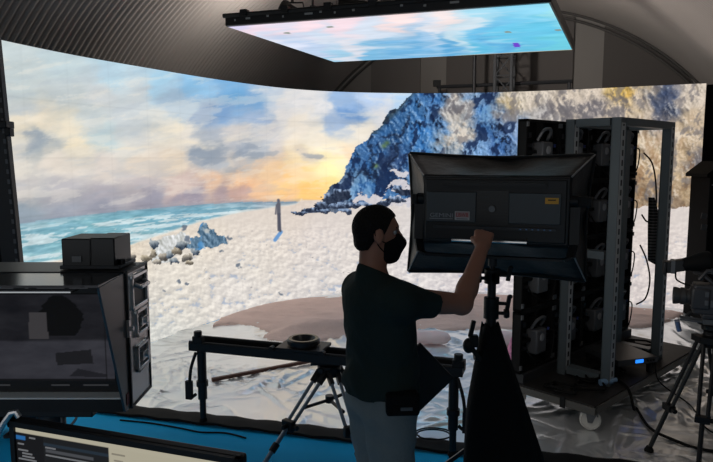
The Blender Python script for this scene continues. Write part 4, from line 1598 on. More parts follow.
# rack unit with a blue display
q = dolly(.98, .26, DZ)
ru = thing('video_processor', 'flat grey rack unit with small lit blue display on the dolly deck', 'processor', q, DA + math.radians(-26))
b = MB()
b.bb((-.2, -.22, .10), (.2, .22, .145))
b.build('housing', mat('unit_grey', (58, 60, 62), .4, .3), ru, bevel=.003)
b = MB()
b.bb((-.2, -.226, .098), (.2, -.22, .147))
fp = b.build('front_panel', mat('unit_front', (70, 72, 76), .4, .3), ru)
b = MB()
b.bb((-.03, -.228, .109), (.05, -.2262, .138))
b.build('display', mat('blue_display', (10, 20, 40), .3, emit=((40, 130, 255), 1.4)), fp)
for x in (.09, .12, .15):
    b = MB()
    b.cyl((x, -.226, .123), (x, -.234, .123), .009)
    b.build('button', BLACKP, fp)
b = MB()
for x in (-.17, .17):
    for y in (-.17, .17):
        b.bb((x - .02, y - .02, 0), (x + .02, y + .02, .10))
    b.bb((x - .02, -.19, .06), (x + .02, .19, .1))
b.bb((-.19, -.02, .05), (.19, .02, .07))
b.build('riser_feet', BLACK, ru)

# loose cables on the deck
rc = random.Random(5)
for i in range(9):
    x0 = .12 + .2 * i
    if i in (4, 5, 6):
        continue
    y0 = .2 + .2 * rc.random()
    pts = []
    z = DZ + .012 + .001 * i
    for k in range(12):
        a = k * .9 + rc.random()
        rr = .05 + .1 * rc.random()
        pts.append(dolly(min(1.98, max(.03, x0 + rr * math.cos(a))), min(.5, max(.02, y0 + rr * math.sin(a) * 1.1)), z + .014 * k / 4))
    nm = ('nearest the front edge', 'just behind the front edge', 'before the front slotted upright', 'beside the front slotted upright', '', '', '', 'behind the rear slotted upright', 'at the far end of the deck')[i]
    cable('deck_cable', 'tangle of black cable on the dolly deck ' + nm, pts, .009)
b = MB()
pc = dolly(.42, .16, DZ + .03)
b.cyl((0, 0, 0), (.1, .02, .01), .026)
b.cyl((.1, .02, .01), (.14, .03, .012), .018)
t = b.build('power_plug', mat('blue_white_plug', (120, 150, 180), .4), None)
t.location = pc
tag(t, 'pale blue power connector lying among cables before the front upright', 'plug')
cable('power_cable', 'black power cable running from the dolly deck down onto the plastic sheet',
      [dolly(.62, .10, DZ + .012), dolly(.55, .02, DZ + .016), dolly(.50, -.04, DZ - .01), dolly(.45, -.10, .1), on(636, 408, .03), on(650, 428, .03), on(676, 441, .03), on(700, 449, .03), on(740, 455, .03)], .011)
cable('thin_cable', 'thin black cable arching from the rack unit across to the camcorder tripod',
      [dolly(1.2, .16, DZ + .14), dolly(1.12, .03, DZ + .11), dolly(1.06, -.05, .15), on(690, 405, .03), on(706, 428, .03), on(730, 440, .03)], .006)
pts = [dolly(2.0, .56, z) for z in (2.05,)] + [dolly(2.06, .5, 1.95), dolly(2.1, .47, 1.75), dolly(2.1, .46, 1.5), dolly(2.04, .5, 1.38), dolly(2.0, .55, 1.45)]
cable('hanging_cable', 'thin black cable loop hanging off the far edge of the panel stack', pts, .008)
pts = [dolly(2.0, .55, 1.15), dolly(2.05, .5, 1.0), dolly(2.08, .47, .8), dolly(2.05, .49, .62), dolly(2.0, .56, .55)]
cable('hanging_cable', 'lower thin black cable loop beside the far edge of the panel stack', pts, .008)
# ribbed cloth hanging at the end of the stack
b = MB()
g = []
for i in range(30):
    s = i / 29
    row = []
    for j in range(9):
        v = j / 8
        wdt = .05 + .17 * s if s < .75 else .05 + .17 * .75 - .35 * (s - .75)
        row.append((v * wdt + .02 * s, .012 * math.sin(v * 9 + s * 4) - .02 * v, -s * .62 - .05 * v * s))
    g.append(row)
b.grid(g)
t = b.build('mesh_cloth', slots('ribbed_cloth', (14, 14, 15), (96, 96, 96), .03, .35), None, solid=.004)
t.location = dolly(2.02, .50, 1.62)
t.rotation_euler = (0, 0, -.2)
tag(t, 'dark ribbed cloth strip hanging off the far side of the panel stack', 'cloth')

# ------------------------------------------------------------------ studio light with softbox on its stand
LX, LY = .672, 3.12
LR = math.radians(-18)
ZY = 1.46
lt = thing('studio_light', 'wide black softbox studio light seen from behind on the stand', 'studio light', (LX, LY, ZY), LR)
cz0, cz1 = .125, .435        # chassis heights above the yoke base
b = MB()
b.bb((-.345, .03, cz0), (.345, .13, cz1))
b.bb((-.36, .05, cz0 - .012), (.36, .12, cz1 + .012))
b.bb((-.365, .085, cz0 - .02), (.365, .125, cz1 + .02))
b.build('chassis', mat('chassis_black', (24, 24, 25), .5), lt, bevel=.006)
PGY = mat('panel_grey', (84, 87, 88), .5, 0, .4)
zp0, zp1 = .22, .37
for x0_, x1_ in ((-.335, -.085), (.075, .318)):
    b = MB()
    b.bb((x0_, .012, zp0), (x1_, .03, zp1))
    b.build('back_cover', PGY, lt, bevel=.003)
b = MB()
b.bb((-.083, .02, zp0 - .01), (.073, .03, zp1 + .01))
for k in range(9):
    b.bb((-.075, .016, zp0 + .004 + k * .0165), (.066, .021, zp0 + .010 + k * .0165))
b.build('control_bay', mat('bay_black', (12, 12, 13), .4), lt)
b = MB()
b.cyl((-.005, .016, .29), (-.005, .0, .29), .016)
b.build('control_knob', GREY, lt)
b = MB()
b.bb((-.25, -.005, zp1 + .03), (.25, .03, zp1 + .05))
b.build('top_fin', BLACK, lt)
b = MB()
b.bb((-.3, .015, zp0 - .035), (.3, .03, zp0 - .02))
b.build('lower_strip', DGREY, lt)
for k in range(6):
    b = MB()
    b.bb((.13 + k * .028, .0125, zp0 - .030), (.137 + k * .028, .0148, zp0 - .025))
    b.build('indicator', mat('indicator_blue', (40, 60, 90), .4, emit=((40, 62, 90), .6)), lt)
b = MB()
b.bb((.245, .009, .32), (.308, .0118, .35))
yl = b.build('warning_label', mat('amber_label', (236, 172, 52), .5), lt)
b = MB()
b.bb((.258, .008, .336), (.295, .0088, .342))
b.build('label_mark', mat('label_ink', (60, 44, 20), .6), yl)
lettering('lettering', 'GEMINI', .03, mat('letter_grey', (160, 162, 164), .5), lt, (-.317, .0108, .242), (1, 0, 0), (0, 0, 1), .118)
b = MB()
b.bb((-.318, .0105, .233), (-.199, .0118, .2365))
b.build('underline', MATS['letter_grey'], lt)
b = MB()
b.bb((-.189, .008, .23), (-.115, .0118, .274))
lg_ = b.build('logo_plate', mat('logo_white', (200, 196, 192), .5), lt)
b = MB()
b.bb((-.185, .0068, .244), (-.119, .0079, .271))
b.build('logo_field', mat('logo_pale', (176, 150, 148), .5), lg_)
lettering('lettering', 'LBWB', .026, mat('logo_red', (176, 26, 38), .5), lg_, (-.183, .0056, .2475), (1, 0, 0), (0, 0, 1), .062)
b = MB()
b.bb((-.18, .0068, .234), (-.124, .0079, .2385))
b.build('logo_line', mat('logo_grey', (120, 118, 118), .5), lg_)
# handle rail under the chassis
b = MB()
b.tube([(-.20, .03, .14), (-.20, -.005, .13), (.165, -.005, .13), (.165, .03, .14)], .009)
b.build('rear_handle', mat('polished_rail', (230, 230, 228), .18, .9), lt)
# yoke
b = MB()
yk = [(-.385, .08, .33), (-.385, .06, .12), (-.37, .045, .06), (-.34, .04, .045), (.34, .04, .045), (.37, .045, .06), (.385, .06, .12), (.385, .08, .33)]
for a_, c_ in zip(yk[:-1], yk[1:]):
    b.bar(a_, c_, .045, .012)
b.build('yoke', BLACK, lt)
b = MB()
b.cyl((0, .04, 0), (0, .04, .045), .022)
b.build('spigot_socket', DGREY, lt)
for s in (-1, 1):
    b = MB()
    b.cyl((s * .355, .08, .33), (s * .40, .08, .33), .03)
    b.bar((s * .395, .08, .33), (s * .46 if s > 0 else s * .41, .05, .33), .035, .05)
    b.build('tilt_knob', BLACKP, lt, bevel=.004)
# softbox: four fabric sides from the chassis to a wide front frame
fy = .40
tr = Matrix.Rotation(math.radians(-4), 3, 'X')
back = [Vector((-.36, .07, cz1 + .012)), Vector((.36, .07, cz1 + .012)), Vector((.36, .07, cz0 - .012)), Vector((-.36, .07, cz0 - .012))]
fz0, fz1, fx = -.115, .565, .515
fr = .475
front = [Vector((-fx, fy, fz1)), Vector((fr, fy, fz1 - .01)), Vector((fr - .02, fy, fz0)), Vector((-fx, fy, fz0))]
SBM = mat('softbox_fabric', (26, 27, 28), .5, 0, .35, bump=(10, .4, 4))
for i in range(4):
    j = (i + 1) % 4
    g = []
    for u in range(25):
        s = u / 24
        row = []
        for v in range(11):
            q_ = v / 10
            p = back[i].lerp(back[j], s).lerp(front[i].lerp(front[j], s), q_)
            inn = -(p - Vector((0, p.y, .26))).normalized()
            sag = .03 * math.sin(PI * q_) * math.sin(PI * s) + .02 * q_ * math.sin(PI * s) + .006 * math.sin(17 * s + 5 * q_) * math.sin(PI * s)
            row.append(tuple(p + inn * sag))
        g.append(row)
    b = MB()
    b.grid(g)
    b.build('softbox_side', SBM, lt, solid=.004)
b = MB()
for i in range(4):
    j = (i + 1) % 4
    mid = (front[i] + front[j]) / 2
    mid = mid - (mid - Vector((0, fy, .26))).normalized() * .02
    b.tube(catmull([front[i], mid, front[j]], 6), .012, 8)
b.build('front_rim', SHEEN, lt)
for i in range(4):
    d = (front[i] - back[i])
    o = Vector((front[i].x - 0, 0, front[i].z - .26)).normalized() * .004
    b = MB()
    b.tube([back[i] + o, front[i] + o], .0045, 6)
    b.build('corner_seam', mat('seam_grey', (130, 130, 130), .4), lt)
b = MB()
g = []
for u in range(21):
    row = []
    for v in range(15):
        p = front[0].lerp(front[1], u / 20).lerp(front[3].lerp(front[2], u / 20), v / 14)
        row.append((-.02 + (p.x + .02) * .89, p.y - .012, .225 + (p.z - .225) * .85))
    g.append(row)
b.grid(g)
fm = mat('softbox_diffuser', (235, 235, 235), .6, emit=((255, 246, 236), LAMP))
b.build('front_diffuser', fm, lt)

STX = LX + .04 * math.sin(-LR) * 1.0
sp = Vector((LX, LY, 0)) + Matrix.Rotation(LR, 3, 'Z') @ Vector((0, .04, 0))
stn = thing('light_stand', 'thick black telescopic light stand beneath the softbox light', 'light stand', (sp.x, sp.y, 0))
b = MB()
b.cyl((0, 0, .25), (0, 0, .98), .032)
b.build('lower_column', BLACK, stn)
b = MB()
b.cyl((0, 0, .96), (0, 0, 1.28), .027)
b.cyl((0, 0, 1.26), (0, 0, 1.43), .022)
b.cyl((0, 0, 1.42), (0, 0, ZY), .014)
b.build('riser', BLACK, stn)
for z, s, kind in ((1.40, -1, 0), (1.415, 1, 1), (1.27, 1, 1), (1.0, -1, 0), (1.22, 1, 0)):
    b = MB()
    b.cyl((0, 0, z - .028), (0, 0, z + .028), .039)
    b.cyl((s * .03, -.01, z), (s * .075, -.02, z), .009)
    if kind:
        b.bar((s * .075, -.02, z - .028), (s * .085, -.02, z + .035), .02, .012)
        b.ell((s * .088, -.02, z + .036), (.014, .01, .012), 10, 6)
    else:
        b.lathe((s * .06, -.018, z), (s, -.1, 0), [(0, 0), (.022, 0), (.026, .012), (.022, .026), (0, .026)], 12)
    b.build('clamp_knob', BLACKP, stn)
for k in range(3):
    a = .6 + k * 2 * PI / 3
    d = Vector((math.cos(a), math.sin(a), 0))
    b = MB()
    b.bar(tuple(d * .03 + Vector((0, 0, .55))), tuple(d * .58 + Vector((0, 0, .02))), .03, .02)
    lg = b.build('leg', BLACK, stn)
    b = MB()
    b.bar(tuple(d * .03 + Vector((0, 0, .25))), tuple(d * .32 + Vector((0, 0, .26))), .02, .012)
    b.build('brace', BLACK, lg)
    b = MB()
    b.ell(tuple(d * .58 + Vector((0, 0, .022))), (.022, .022, .022), 10, 6)
    b.build('rubber_foot', RUBBER, lg)

# black cloth draped round the stand: apex near the clamp, widening downwards
b = MB()
g = []
n = 40
for i in range(22):
    s = i / 21
    z = 1.16 - s * .98
    lft = -.045 - .045 * min(1, s * 2.2) - .05 * s
    rgt = .04 + .335 * s
    row = []
    for k in range(n + 1):
        a = 2 * PI * k / n
        rx = (rgt - lft) / 2
        cxx = (rgt + lft) / 2
        f = 1 + .05 * math.sin(7 * a + 3 * s) * s
        row.append((cxx + rx * math.cos(a) * f, -.0 + (.045 + .11 * s) * math.sin(a) * f, z + .01 * math.sin(5 * a)))
    g.append(row)
b.grid(g)
t = b.build('draped_cloth', FABRIC, None, smooth=60, solid=.005)
t.location = (sp.x - .0, sp.y, 0)
tag(t, 'black cloth draped round the light stand and spreading towards the floor', 'cloth')
p = at(476, 335, sp.y - .03)
b = MB()
b.bb((-.035, -.02, -.06), (.01, .02, .0))
b.bar((-.03, 0, -.01), (-.012, 0, .075), .022, .022)
b.ell((-.035, 0, -.055), (.032, .025, .04), 12, 8)
b.bar((-.02, 0, -.07), (.03, 0, -.13), .03, .025)
t = b.build('spring_clamp', BLACKP, None, bevel=.004)
t.location = (p.x, p.y, p.z)
tag(t, 'black clamp sticking out at the upper left of the draped cloth', 'clamp')

# ------------------------------------------------------------------ camcorder on its tripod, right edge
VC = Vector((2.375, 4.15, 0))
vt = thing('camera_tripod', 'black two-stage tripod holding the camcorder at the right edge', 'tripod', VC)
vz = .90
b = MB()
b.lathe((0, 0, vz - .16), (0, 0, 1), [(0, 0), (.055, 0), (.07, .03), (.07, .07), (.045, .085), (.045, .11), (.06, .12), (.06, .15), (0, .15)], 20)
b.bb((-.07, -.05, vz - .012), (.07, .05, vz))
b.build('fluid_head', BLACK, vt, bevel=.004)
b = MB()
b.tube([(.02, -.05, vz - .05), (.22, -.3, vz - .18)], .011)
b.build('pan_handle', BLACK, vt)
for i, fpt in enumerate((on(649, 449, .03), on(698, 470, .03), Vector((2.70, 4.5, 0)))):
    d = Vector((fpt.x - VC.x, fpt.y - VC.y, 0))
    e = d.normalized()
    s_ = Vector((-e.y, e.x, 0))
    tp = e * .06 + Vector((0, 0, vz - .1))
    ft = d + Vector((0, 0, .03))
    kn = tp.lerp(ft, .62)
    b = MB()
    for s in (-1, 1):
        b.tube([tp + s_ * .033 * s, kn + s_ * .028 * s], .013, 8)
    lg = b.build('leg', BLACK, vt)
    b = MB()
    b.bar(kn - s_ * .045, kn + s_ * .045, .05, .045)
    b.cyl(kn + s_ * .045, kn + s_ * .08, .016)
    b.build('lock', BLACKP, lg, bevel=.004)
    MB().tube([kn, ft], .015, 8).build('lower_tube', BLACK, lg)
    MB().lathe((ft.x, ft.y, .012), (0, 0, 1), [(0, 0), (.032, 0), (.03, .016), (.016, .04), (0, .04)]).build('foot', RUBBER, lg)
    b = MB()
    b.bar(tuple(tp + e * .02 - s_ * .05), tuple(tp + e * .02 + s_ * .05), .05, .04)
    b.build('hinge', BLACKP, lg)

ca_ = math.radians(158)
cc = thing('video_camera', 'black shoulder camcorder with big viewfinder at the right edge', 'video camera', (VC.x, VC.y, vz), ca_)
cc.scale = (1.12, 1.12, 1.12)
CB = mat('camera_body', (62, 62, 65), .4, .1)
b = MB()
b.bb((-.26, -.06, .06), (.11, .06, .24))
b.bb((-.24, -.055, .03), (.06, .055, .07))
b.bb((.02, -.066, .09), (.12, .066, .22))
b.build('body', CB, cc, bevel=.012)
for x0_, z0_, x1_, z1_ in ((-.02, .17, .0, .21), (-.06, .17, -.035, .2), (-.1, .12, -.05, .15), (-.03, .11, .02, .15), (.03, .12, .05, .15), (.03, .17, .05, .2), (-.16, .13, -.12, .2)):
    MB().bb((x0_, .058, z0_), (x1_, .069, z1_)).build('button', GREY, cc, bevel=.002)
b = MB()
b.lathe((.11, 0, .155), (1, 0, 0), [(0, 0), (.048, 0), (.05, .015), (.044, .017), (.044, .036), (.052, .038), (.052, .064), (.047, .067), (.052, .09), (.052, .104), (.045, .104), (.038, .092), (0, .09)], 26)
b.build('lens', mat('lens_grey', (66, 64, 64), .4), cc)
b = MB()
b.tube([(-.22, 0, .24), (-.2, 0, .31), (.04, 0, .315), (.08, 0, .26)], .014)
b.bb((-.12, -.02, .30), (.02, .02, .33))
b.build('top_handle', CB, cc)
b = MB()
# viewfinder: box at the front end, rubber eye cup towards the back
vy, vzz = -.06, .325
b.bar((.26, vy, vzz - .01), (.16, vy, vzz + .012), .075, .07)
b.bb((.255, vy - .045, vzz - .05), (.275, vy + .045, vzz + .03))
vf = b.build('viewfinder', mat('viewfinder_black', (34, 33, 33), .45), cc, bevel=.006)
b = MB()
b.lathe((.17, vy, vzz + .01), (-1, 0, .22), [(0, 0), (.038, 0), (.046, .05), (.06, .1), (.062, .15), (.05, .165), (.035, .15), (0, .14)], 22)
b.build('eye_cup', RUBBER, vf)
b = MB()
b.bb((.21, vy - .04, vzz - .042), (.232, vy + .04, vzz + .038))
b.build('band', GREY, vf)
b = MB()
b.tube([(.10, vy, vzz - .03), (.06, -.01, .29), (0, 0, .24)], .013)
b.build('viewfinder_arm', CB, vf)
b = MB()
b.tube(catmull([Vector(v) for v in ((.2, vy - .02, vzz - .04), (.19, vy - .03, vzz - .09), (.12, vy - .02, vzz - .12), (.06, -.05, .2))], 6), .005, 6)
b.build('viewfinder_cable', RUBBER, vf)
b = MB()
b.tube([(-.1, .03, .0), (.17, .03, .02)], .008)
b.tube([(-.1, -.03, .0), (.17, -.03, .02)], .008)
b.bb((-.14, -.045, .0), (.05, .045, .03))
b.build('rod_support', GREY, cc)
b = MB()
b.tube([(.02, -.07, .06), (.1, -.12, .03), (.13, -.14, -.02)], .013)
b.build('grip_arm', BLACK, cc)
for k, s in enumerate((-1, 1)):
    b = MB()
    b.cyl((.17, s * .02, -.06), (.185, s * .02, -.0), .014)
    b.build('bright_lever', mat('blue_steel', (120, 140, 180), .3, .6), cc)
# ------------------------------------------------------------------ person
class SDF:
    def __init__(s, lo, hi, h):
        s.lo = np.array(lo, float)
        s.h = h
        n = [int(math.ceil((b - a) / h)) + 1 for a, b in zip(lo, hi)]
        s.ax = [s.lo[i] + h * np.arange(n[i]) for i in range(3)]
        s.D = np.full(n, 0.3, np.float32)

    def win(s, lo, hi):
        sl = []
        for i in range(3):
            a = max(0, int((lo[i] - s.lo[i]) / s.h) - 1)
            b = min(len(s.ax[i]), int((hi[i] - s.lo[i]) / s.h) + 2)
            sl.append(slice(a, max(a, b)))
        X, Y, Z = np.meshgrid(*[s.ax[i][sl[i]] for i in range(3)], indexing='ij')
        return tuple(sl), X, Y, Z

    def merge(s, sl, d, k):
        a = s.D[sl]
        if k > 0:
            h = np.clip(.5 + .5 * (a - d) / k, 0, 1)
            s.D[sl] = a * (1 - h) + d * h - k * h * (1 - h)
        else:
            s.D[sl] = np.minimum(a, d)

    def cap(s, a, b, ra, rb, k=.02):
        a, b = np.array(a, float), np.array(b, float)
        m = max(ra, rb) + k + 2 * s.h + .03
        sl, X, Y, Z = s.win(np.minimum(a, b) - m, np.maximum(a, b) + m)
        if X.size == 0:
            return s
        ab = b - a
        t = np.clip(((X - a[0]) * ab[0] + (Y - a[1]) * ab[1] + (Z - a[2]) * ab[2]) / max(ab @ ab, 1e-9), 0, 1)
        d = np.sqrt((X - a[0] - t * ab[0]) ** 2 + (Y - a[1] - t * ab[1]) ** 2 + (Z - a[2] - t * ab[2]) ** 2) - (ra + (rb - ra) * t)
        s.merge(sl, d, k)
        return s

    def ell(s, c, r, R=None, k=.02, cut=False):
        c = np.array(c, float)
        m = max(r) + k + 2 * s.h + .02
        sl, X, Y, Z = s.win(c - m, c + m)
        if X.size == 0:
            return s
        P = np.stack([X - c[0], Y - c[1], Z - c[2]], -1)
        if R is not None:
            P = P @ R            # columns of R are the local axes
        q = np.array(r, float)
        k0 = np.linalg.norm(P / q, axis=-1)
        k1 = np.linalg.norm(P / (q * q), axis=-1) + 1e-9
        d = k0 * (k0 - 1) / k1
        if cut:
            s.D[sl] = np.maximum(s.D[sl], -d)
        else:
            s.merge(sl, d, k)
        return s

    def keep(s, fn):
        X, Y, Z = np.meshgrid(*s.ax, indexing='ij', sparse=True)
        s.D = np.maximum(s.D, fn(X, Y, Z).astype(np.float32))
        return s

    def mesh(s):
        D = s.D
        ins = D < 0
        c = [D[i:D.shape[0] - 1 + i, j:D.shape[1] - 1 + j, k:D.shape[2] - 1 + k] < 0 for i in (0, 1) for j in (0, 1) for k in (0, 1)]
        cnt = sum(a.astype(np.int8) for a in c)
        act = (cnt > 0) & (cnt < 8)
        I = np.argwhere(act)
        idx = np.full(act.shape, -1, int)
        idx[act] = np.arange(len(I))
        acc = np.zeros((len(I), 3))
        num = np.zeros(len(I))
        cor = [(i, j, k) for i in (0, 1) for j in (0, 1) for k in (0, 1)]
        for a in range(8):
            for b in range(a + 1, 8):
                A, B = cor[a], cor[b]
                if sum(abs(x - y) for x, y in zip(A, B)) != 1:
                    continue
                da = D[I[:, 0] + A[0], I[:, 1] + A[1], I[:, 2] + A[2]]
                db = D[I[:, 0] + B[0], I[:, 1] + B[1], I[:, 2] + B[2]]
                m = (da < 0) != (db < 0)
                t = np.where(m, da / np.where(da == db, 1, da - db), 0)
                for q in range(3):
                    acc[:, q] += np.where(m, A[q] + (B[q] - A[q]) * t, 0)
                num += m
        V = (I + acc / num[:, None]) * s.h + s.lo
        Fs = []
        for ax in range(3):
            o = [0, 0, 0]
            o[ax] = 1
            n = D.shape
            s0 = tuple(slice(1, n[q] - 1) if q != ax else slice(0, n[q] - 1) for q in range(3))
            s1 = tuple(slice(1, n[q] - 1) if q != ax else slice(1, n[q]) for q in range(3))
            d0, d1 = ins[s0], ins[s1]
            E = np.argwhere(d0 != d1)
            if len(E) == 0:
                continue
            sg = d0[tuple(E.T)]
            E = E + np.array([0 if q == ax else 1 for q in range(3)])
            u, v = [(1, 2), (2, 0), (0, 1)][ax]
            eu = np.eye(3, dtype=int)[u]
            ev = np.eye(3, dtype=int)[v]
            g = lambda P: idx[P[:, 0], P[:, 1], P[:, 2]]
            q = np.stack([g(E - eu - ev), g(E - ev), g(E), g(E - eu)], 1)
            q[~sg] = q[~sg][:, ::-1]
            Fs.append(q)
        return V, np.concatenate(Fs)

    def build(s, name, m, parent):
        V, Fq = s.mesh()
        Fq = Fq[(Fq >= 0).all(1)]
        me = bpy.data.meshes.new(name)
        me.from_pydata(V.tolist(), [], Fq.tolist())
        me.polygons.foreach_set('use_smooth', [True] * len(me.polygons))
        me.materials.append(m)
        ob = bpy.data.objects.new(name, me)
        COL.objects.link(ob)
        ob.parent = parent
        return ob


def V3(*a):
    return np.array(a, float)


PX, PY = 0.098, 2.54
man = thing('person', 'person in dark t-shirt and black face mask reaching up to the softbox light', 'person', (PX, PY, 0))
PHI = math.radians(24)
fw = V3(math.cos(PHI), math.sin(PHI), 0)
rt = V3(math.sin(PHI), -math.cos(PHI), 0)
upv = V3(0, 0, 1)
RB = np.stack([fw, rt, upv], 1)
HPH = math.radians(8)
hf = V3(math.cos(HPH), math.sin(HPH), 0)
hr = V3(math.sin(HPH), -math.cos(HPH), 0)
RH_ = np.stack([hf, hr, upv], 1)
HC_ = V3(-.016, .0, 1.708)


def H(f, r, u):
    return HC_ + hf * f * .85 + hr * r * .93 + upv * u * .93


def B_(f, r, z):
    return fw * f + rt * r + V3(0, 0, z)


shR, shL = B_(-.012, .185, 1.462), B_(-.012, -.175, 1.44)
elR = V3(.336, .03, 1.402)
wrR = V3(.456, .225, 1.613)
elL = B_(.10, -.235, 1.19)
wrL = V3(.09, .245, 1.05)
hipR, hipL = B_(0, .09, .98), B_(0, -.09, .98)
knR, knL = B_(.02, .10, .53), B_(.05, -.10, .53)
anR, anL = B_(-.02, .115, .10), B_(.0, -.115, .10)


def torso(s, g=0.0, k=.05):
    s.ell(B_(-.005, 0, 1.33), (.122 + g, .175 + g, .17 + g), RB, k)
    s.ell(B_(-.02, 0, 1.43), (.105 + g, .19 + g, .085 + g), RB, k)
    s.ell(B_(.012, 0, 1.17), (.128 + g, .16 + g, .16 + g), RB, k)
    s.ell(B_(.0, 0, 1.02), (.124 + g, .168 + g, .12 + g), RB, k)
    s.cap(shR, shL, .056 + g, .056 + g, k)
    for sh in (shR, shL):
        s.cap(B_(-.04, 0, 1.53), sh * .75 + B_(-.03, 0, 1.46) * .25, .038 + g, .045 + g, .03)
    return s


def arms(s, g=0.0, k=.03):
    for sh, el in ((shR, elR), (shL, elL)):
        s.cap(sh, el, .056 + g, .042 + g, k)


def legs(s, g=0.0, k=.04):
    for hp, kn, an in ((hipR, knR, anR), (hipL, knL, anL)):
        s.cap(hp, kn, .093 + g, .06 + g, k)
        s.cap(kn, an, .06 + g, .042 + g, k)


SKIN = mat('skin', (170, 118, 96), .55, 0, .4)
s = SDF((-.34, -.42, -.01), (.62, .46, 1.86), .0075)
torso(s)
s.cap(B_(-.035, 0, 1.46), H(-.022, 0, -.085), .062, .052, .035)
arms(s)
s.cap(elR, wrR, .045, .029, .02)
s.cap(elR + (wrR - elR) * .25, elR + (wrR - elR) * .3, .044, .042, .02)
s.cap(elL, wrL, .045, .03, .02)
legs(s)
for an in (anR, anL):
    s.cap(an + V3(0, 0, -.04), an + fw * .15 + V3(0, 0, -.065), .042, .03, .03)
# head
s.ell(H(-.004, 0, .02), (0.0853, 0.0707, 0.0818), RH_, .02)
s.ell(H(-.03, 0, .015), (0.0679, 0.0688, 0.0725), RH_, .02)
s.ell(H(.03, 0, -.06), (0.0505, 0.0502, 0.0577), RH_, .03)
s.cap(H(.055, -.02, -.105), H(.055, .02, -.105), .022, .022, .03)
s.cap(H(.085, -.03, .02), H(.085, .03, .02), .012, .012, .02)
s.cap(H(.094, 0, .005), H(.112, 0, -.028), .009, .014, .012)
s.cap(H(.088, -.018, -.068), H(.088, .018, -.068), .009, .009, .012)
for r in (-1, 1):
    s.ell(H(.082, r * .032, -.002), (0.0122, 0.0158, 0.0102), RH_, 0, cut=True)
    s.ell(H(-.005, r * .078, -.018), (0.0191, 0.0093, 0.0316), RH_, .008)
# right hand closed on the rear handle
a_ = V3(.22, .72, .60)
a_ /= np.linalg.norm(a_)
sd = V3(-1, .15, .15)
sd -= a_ * (sd @ a_)
sd /= np.linalg.norm(sd)
nb_ = np.cross(sd, a_)
if nb_[2] < 0:
    nb_ = -nb_


def hand(s, wr, a, sd, nb, curl, L=1.0):
    kn = []
    for i, o in enumerate((.033, .011, -.011, -.032)):
        kk = wr + a * (.088 - .004 * abs(i - 1)) * L + sd * o * L
        s.cap(wr + a * .012 + sd * o * .6, kk, .016, .0125, .012)
        kn.append(kk)
    for i, kk in enumerate(kn):
        l = (1.0, 1.1, 1.03, .82)[i] * L
        p = kk
        ang = 0
        for seg, da, r in ((.043, curl[0], .0105), (.027, curl[1], .0095), (.02, curl[2], .0085)):
            ang += da
            d = a * math.cos(ang) - nb * math.sin(ang)
            q = p + d * seg * l
            s.cap(p, q, r, r * .92, .004)
            p = q
    t0 = wr + a * .02 + sd * .028
    t1 = t0 + (a * .75 + sd * .35 - nb * .5) * .042
    t2 = t1 + (a * .8 + sd * .1 - nb * .6) * .034
    t3 = t2 + (a * .7 - sd * .3 - nb * .65) * .026
    s.cap(t0, t1, .015, .013, .01)
    s.cap(t1, t2, .012, .011, .004)
    s.cap(t2, t3, .0105, .009, .004)


hand(s, wrR, a_, sd, nb_, (.75, .95, .7))
aL = V3(.25, .15, -.95)
aL /= np.linalg.norm(aL)
sL = V3(.6, -.75, .05)
sL -= aL * (sL @ aL)
sL /= np.linalg.norm(sL)
hand(s, wrL, aL, sL, np.cross(aL, sL), (.5, .7, .5))
body = s.build('body', SKIN, man)

# t-shirt
s = SDF((-.34, -.36, .95), (.40, .40, 1.62), .0075)
torso(s, .014)
s.cap(B_(-.035, 0, 1.47), B_(-.03, 0, 1.56), .068, .064, .03)
sl = []
for sh, el, f in ((shR, elR, .5), (shL, elL, .72)):
    s.cap(sh, sh + (el - sh) * f, .068, .064, .035)
# loose cloth at the front and back hem
s.ell(B_(.0, 0, 1.09), (.150, .178, .10), RB, .04)
dR = (elR - shR) / np.linalg.norm(elR - shR)
pR = shR + (elR - shR) * .5
dL = (elL - shL) / np.linalg.norm(elL - shL)
pL = shL + (elL - shL) * .72


def shirt_clip(X, Y, Z):
    dr = (X - pR[0]) * dR[0] + (Y - pR[1]) * dR[1] + (Z - pR[2]) * dR[2]
    side = (X * rt[0] + Y * rt[1])
    c1 = np.where(side > .14, dr, -1)
    dl = (X - pL[0]) * dL[0] + (Y - pL[1]) * dL[1] + (Z - pL[2]) * dL[2]
    c2 = np.where((side < -.14) & (Z > 1.1), dl, -1)
    fo = X * fw[0] + Y * fw[1]
    neck = Z - (1.565 - .45 * (fo + .05))
    hem = 1.055 + .006 * np.sin(X * 40 + Y * 31) - Z
    r = np.maximum(np.maximum(c1, c2), np.maximum(neck, hem))
    wr_ = .004 * np.sin(Z * 46 + 14 * X + 6 * np.sin(Y * 22)) * np.clip((1.36 - Z) * 5, 0, 1)
    return np.maximum(r, -1) + 0 * wr_


s.D = s.D + np.float32(1) * (.004 * np.sin(s.ax[2][None, None, :] * 52 + 16 * s.ax[0][:, None, None] + 2.5 * np.sin(s.ax[1][None, :, None] * 25)) * np.clip((1.40 - s.ax[2][None, None, :]) * 5, 0, 1)).astype(np.float32)
s.keep(shirt_clip)
s.build('t_shirt', mat('shirt_cloth', (44, 56, 54), .9, 0, .15, bump=(40, .25, 4)), man)

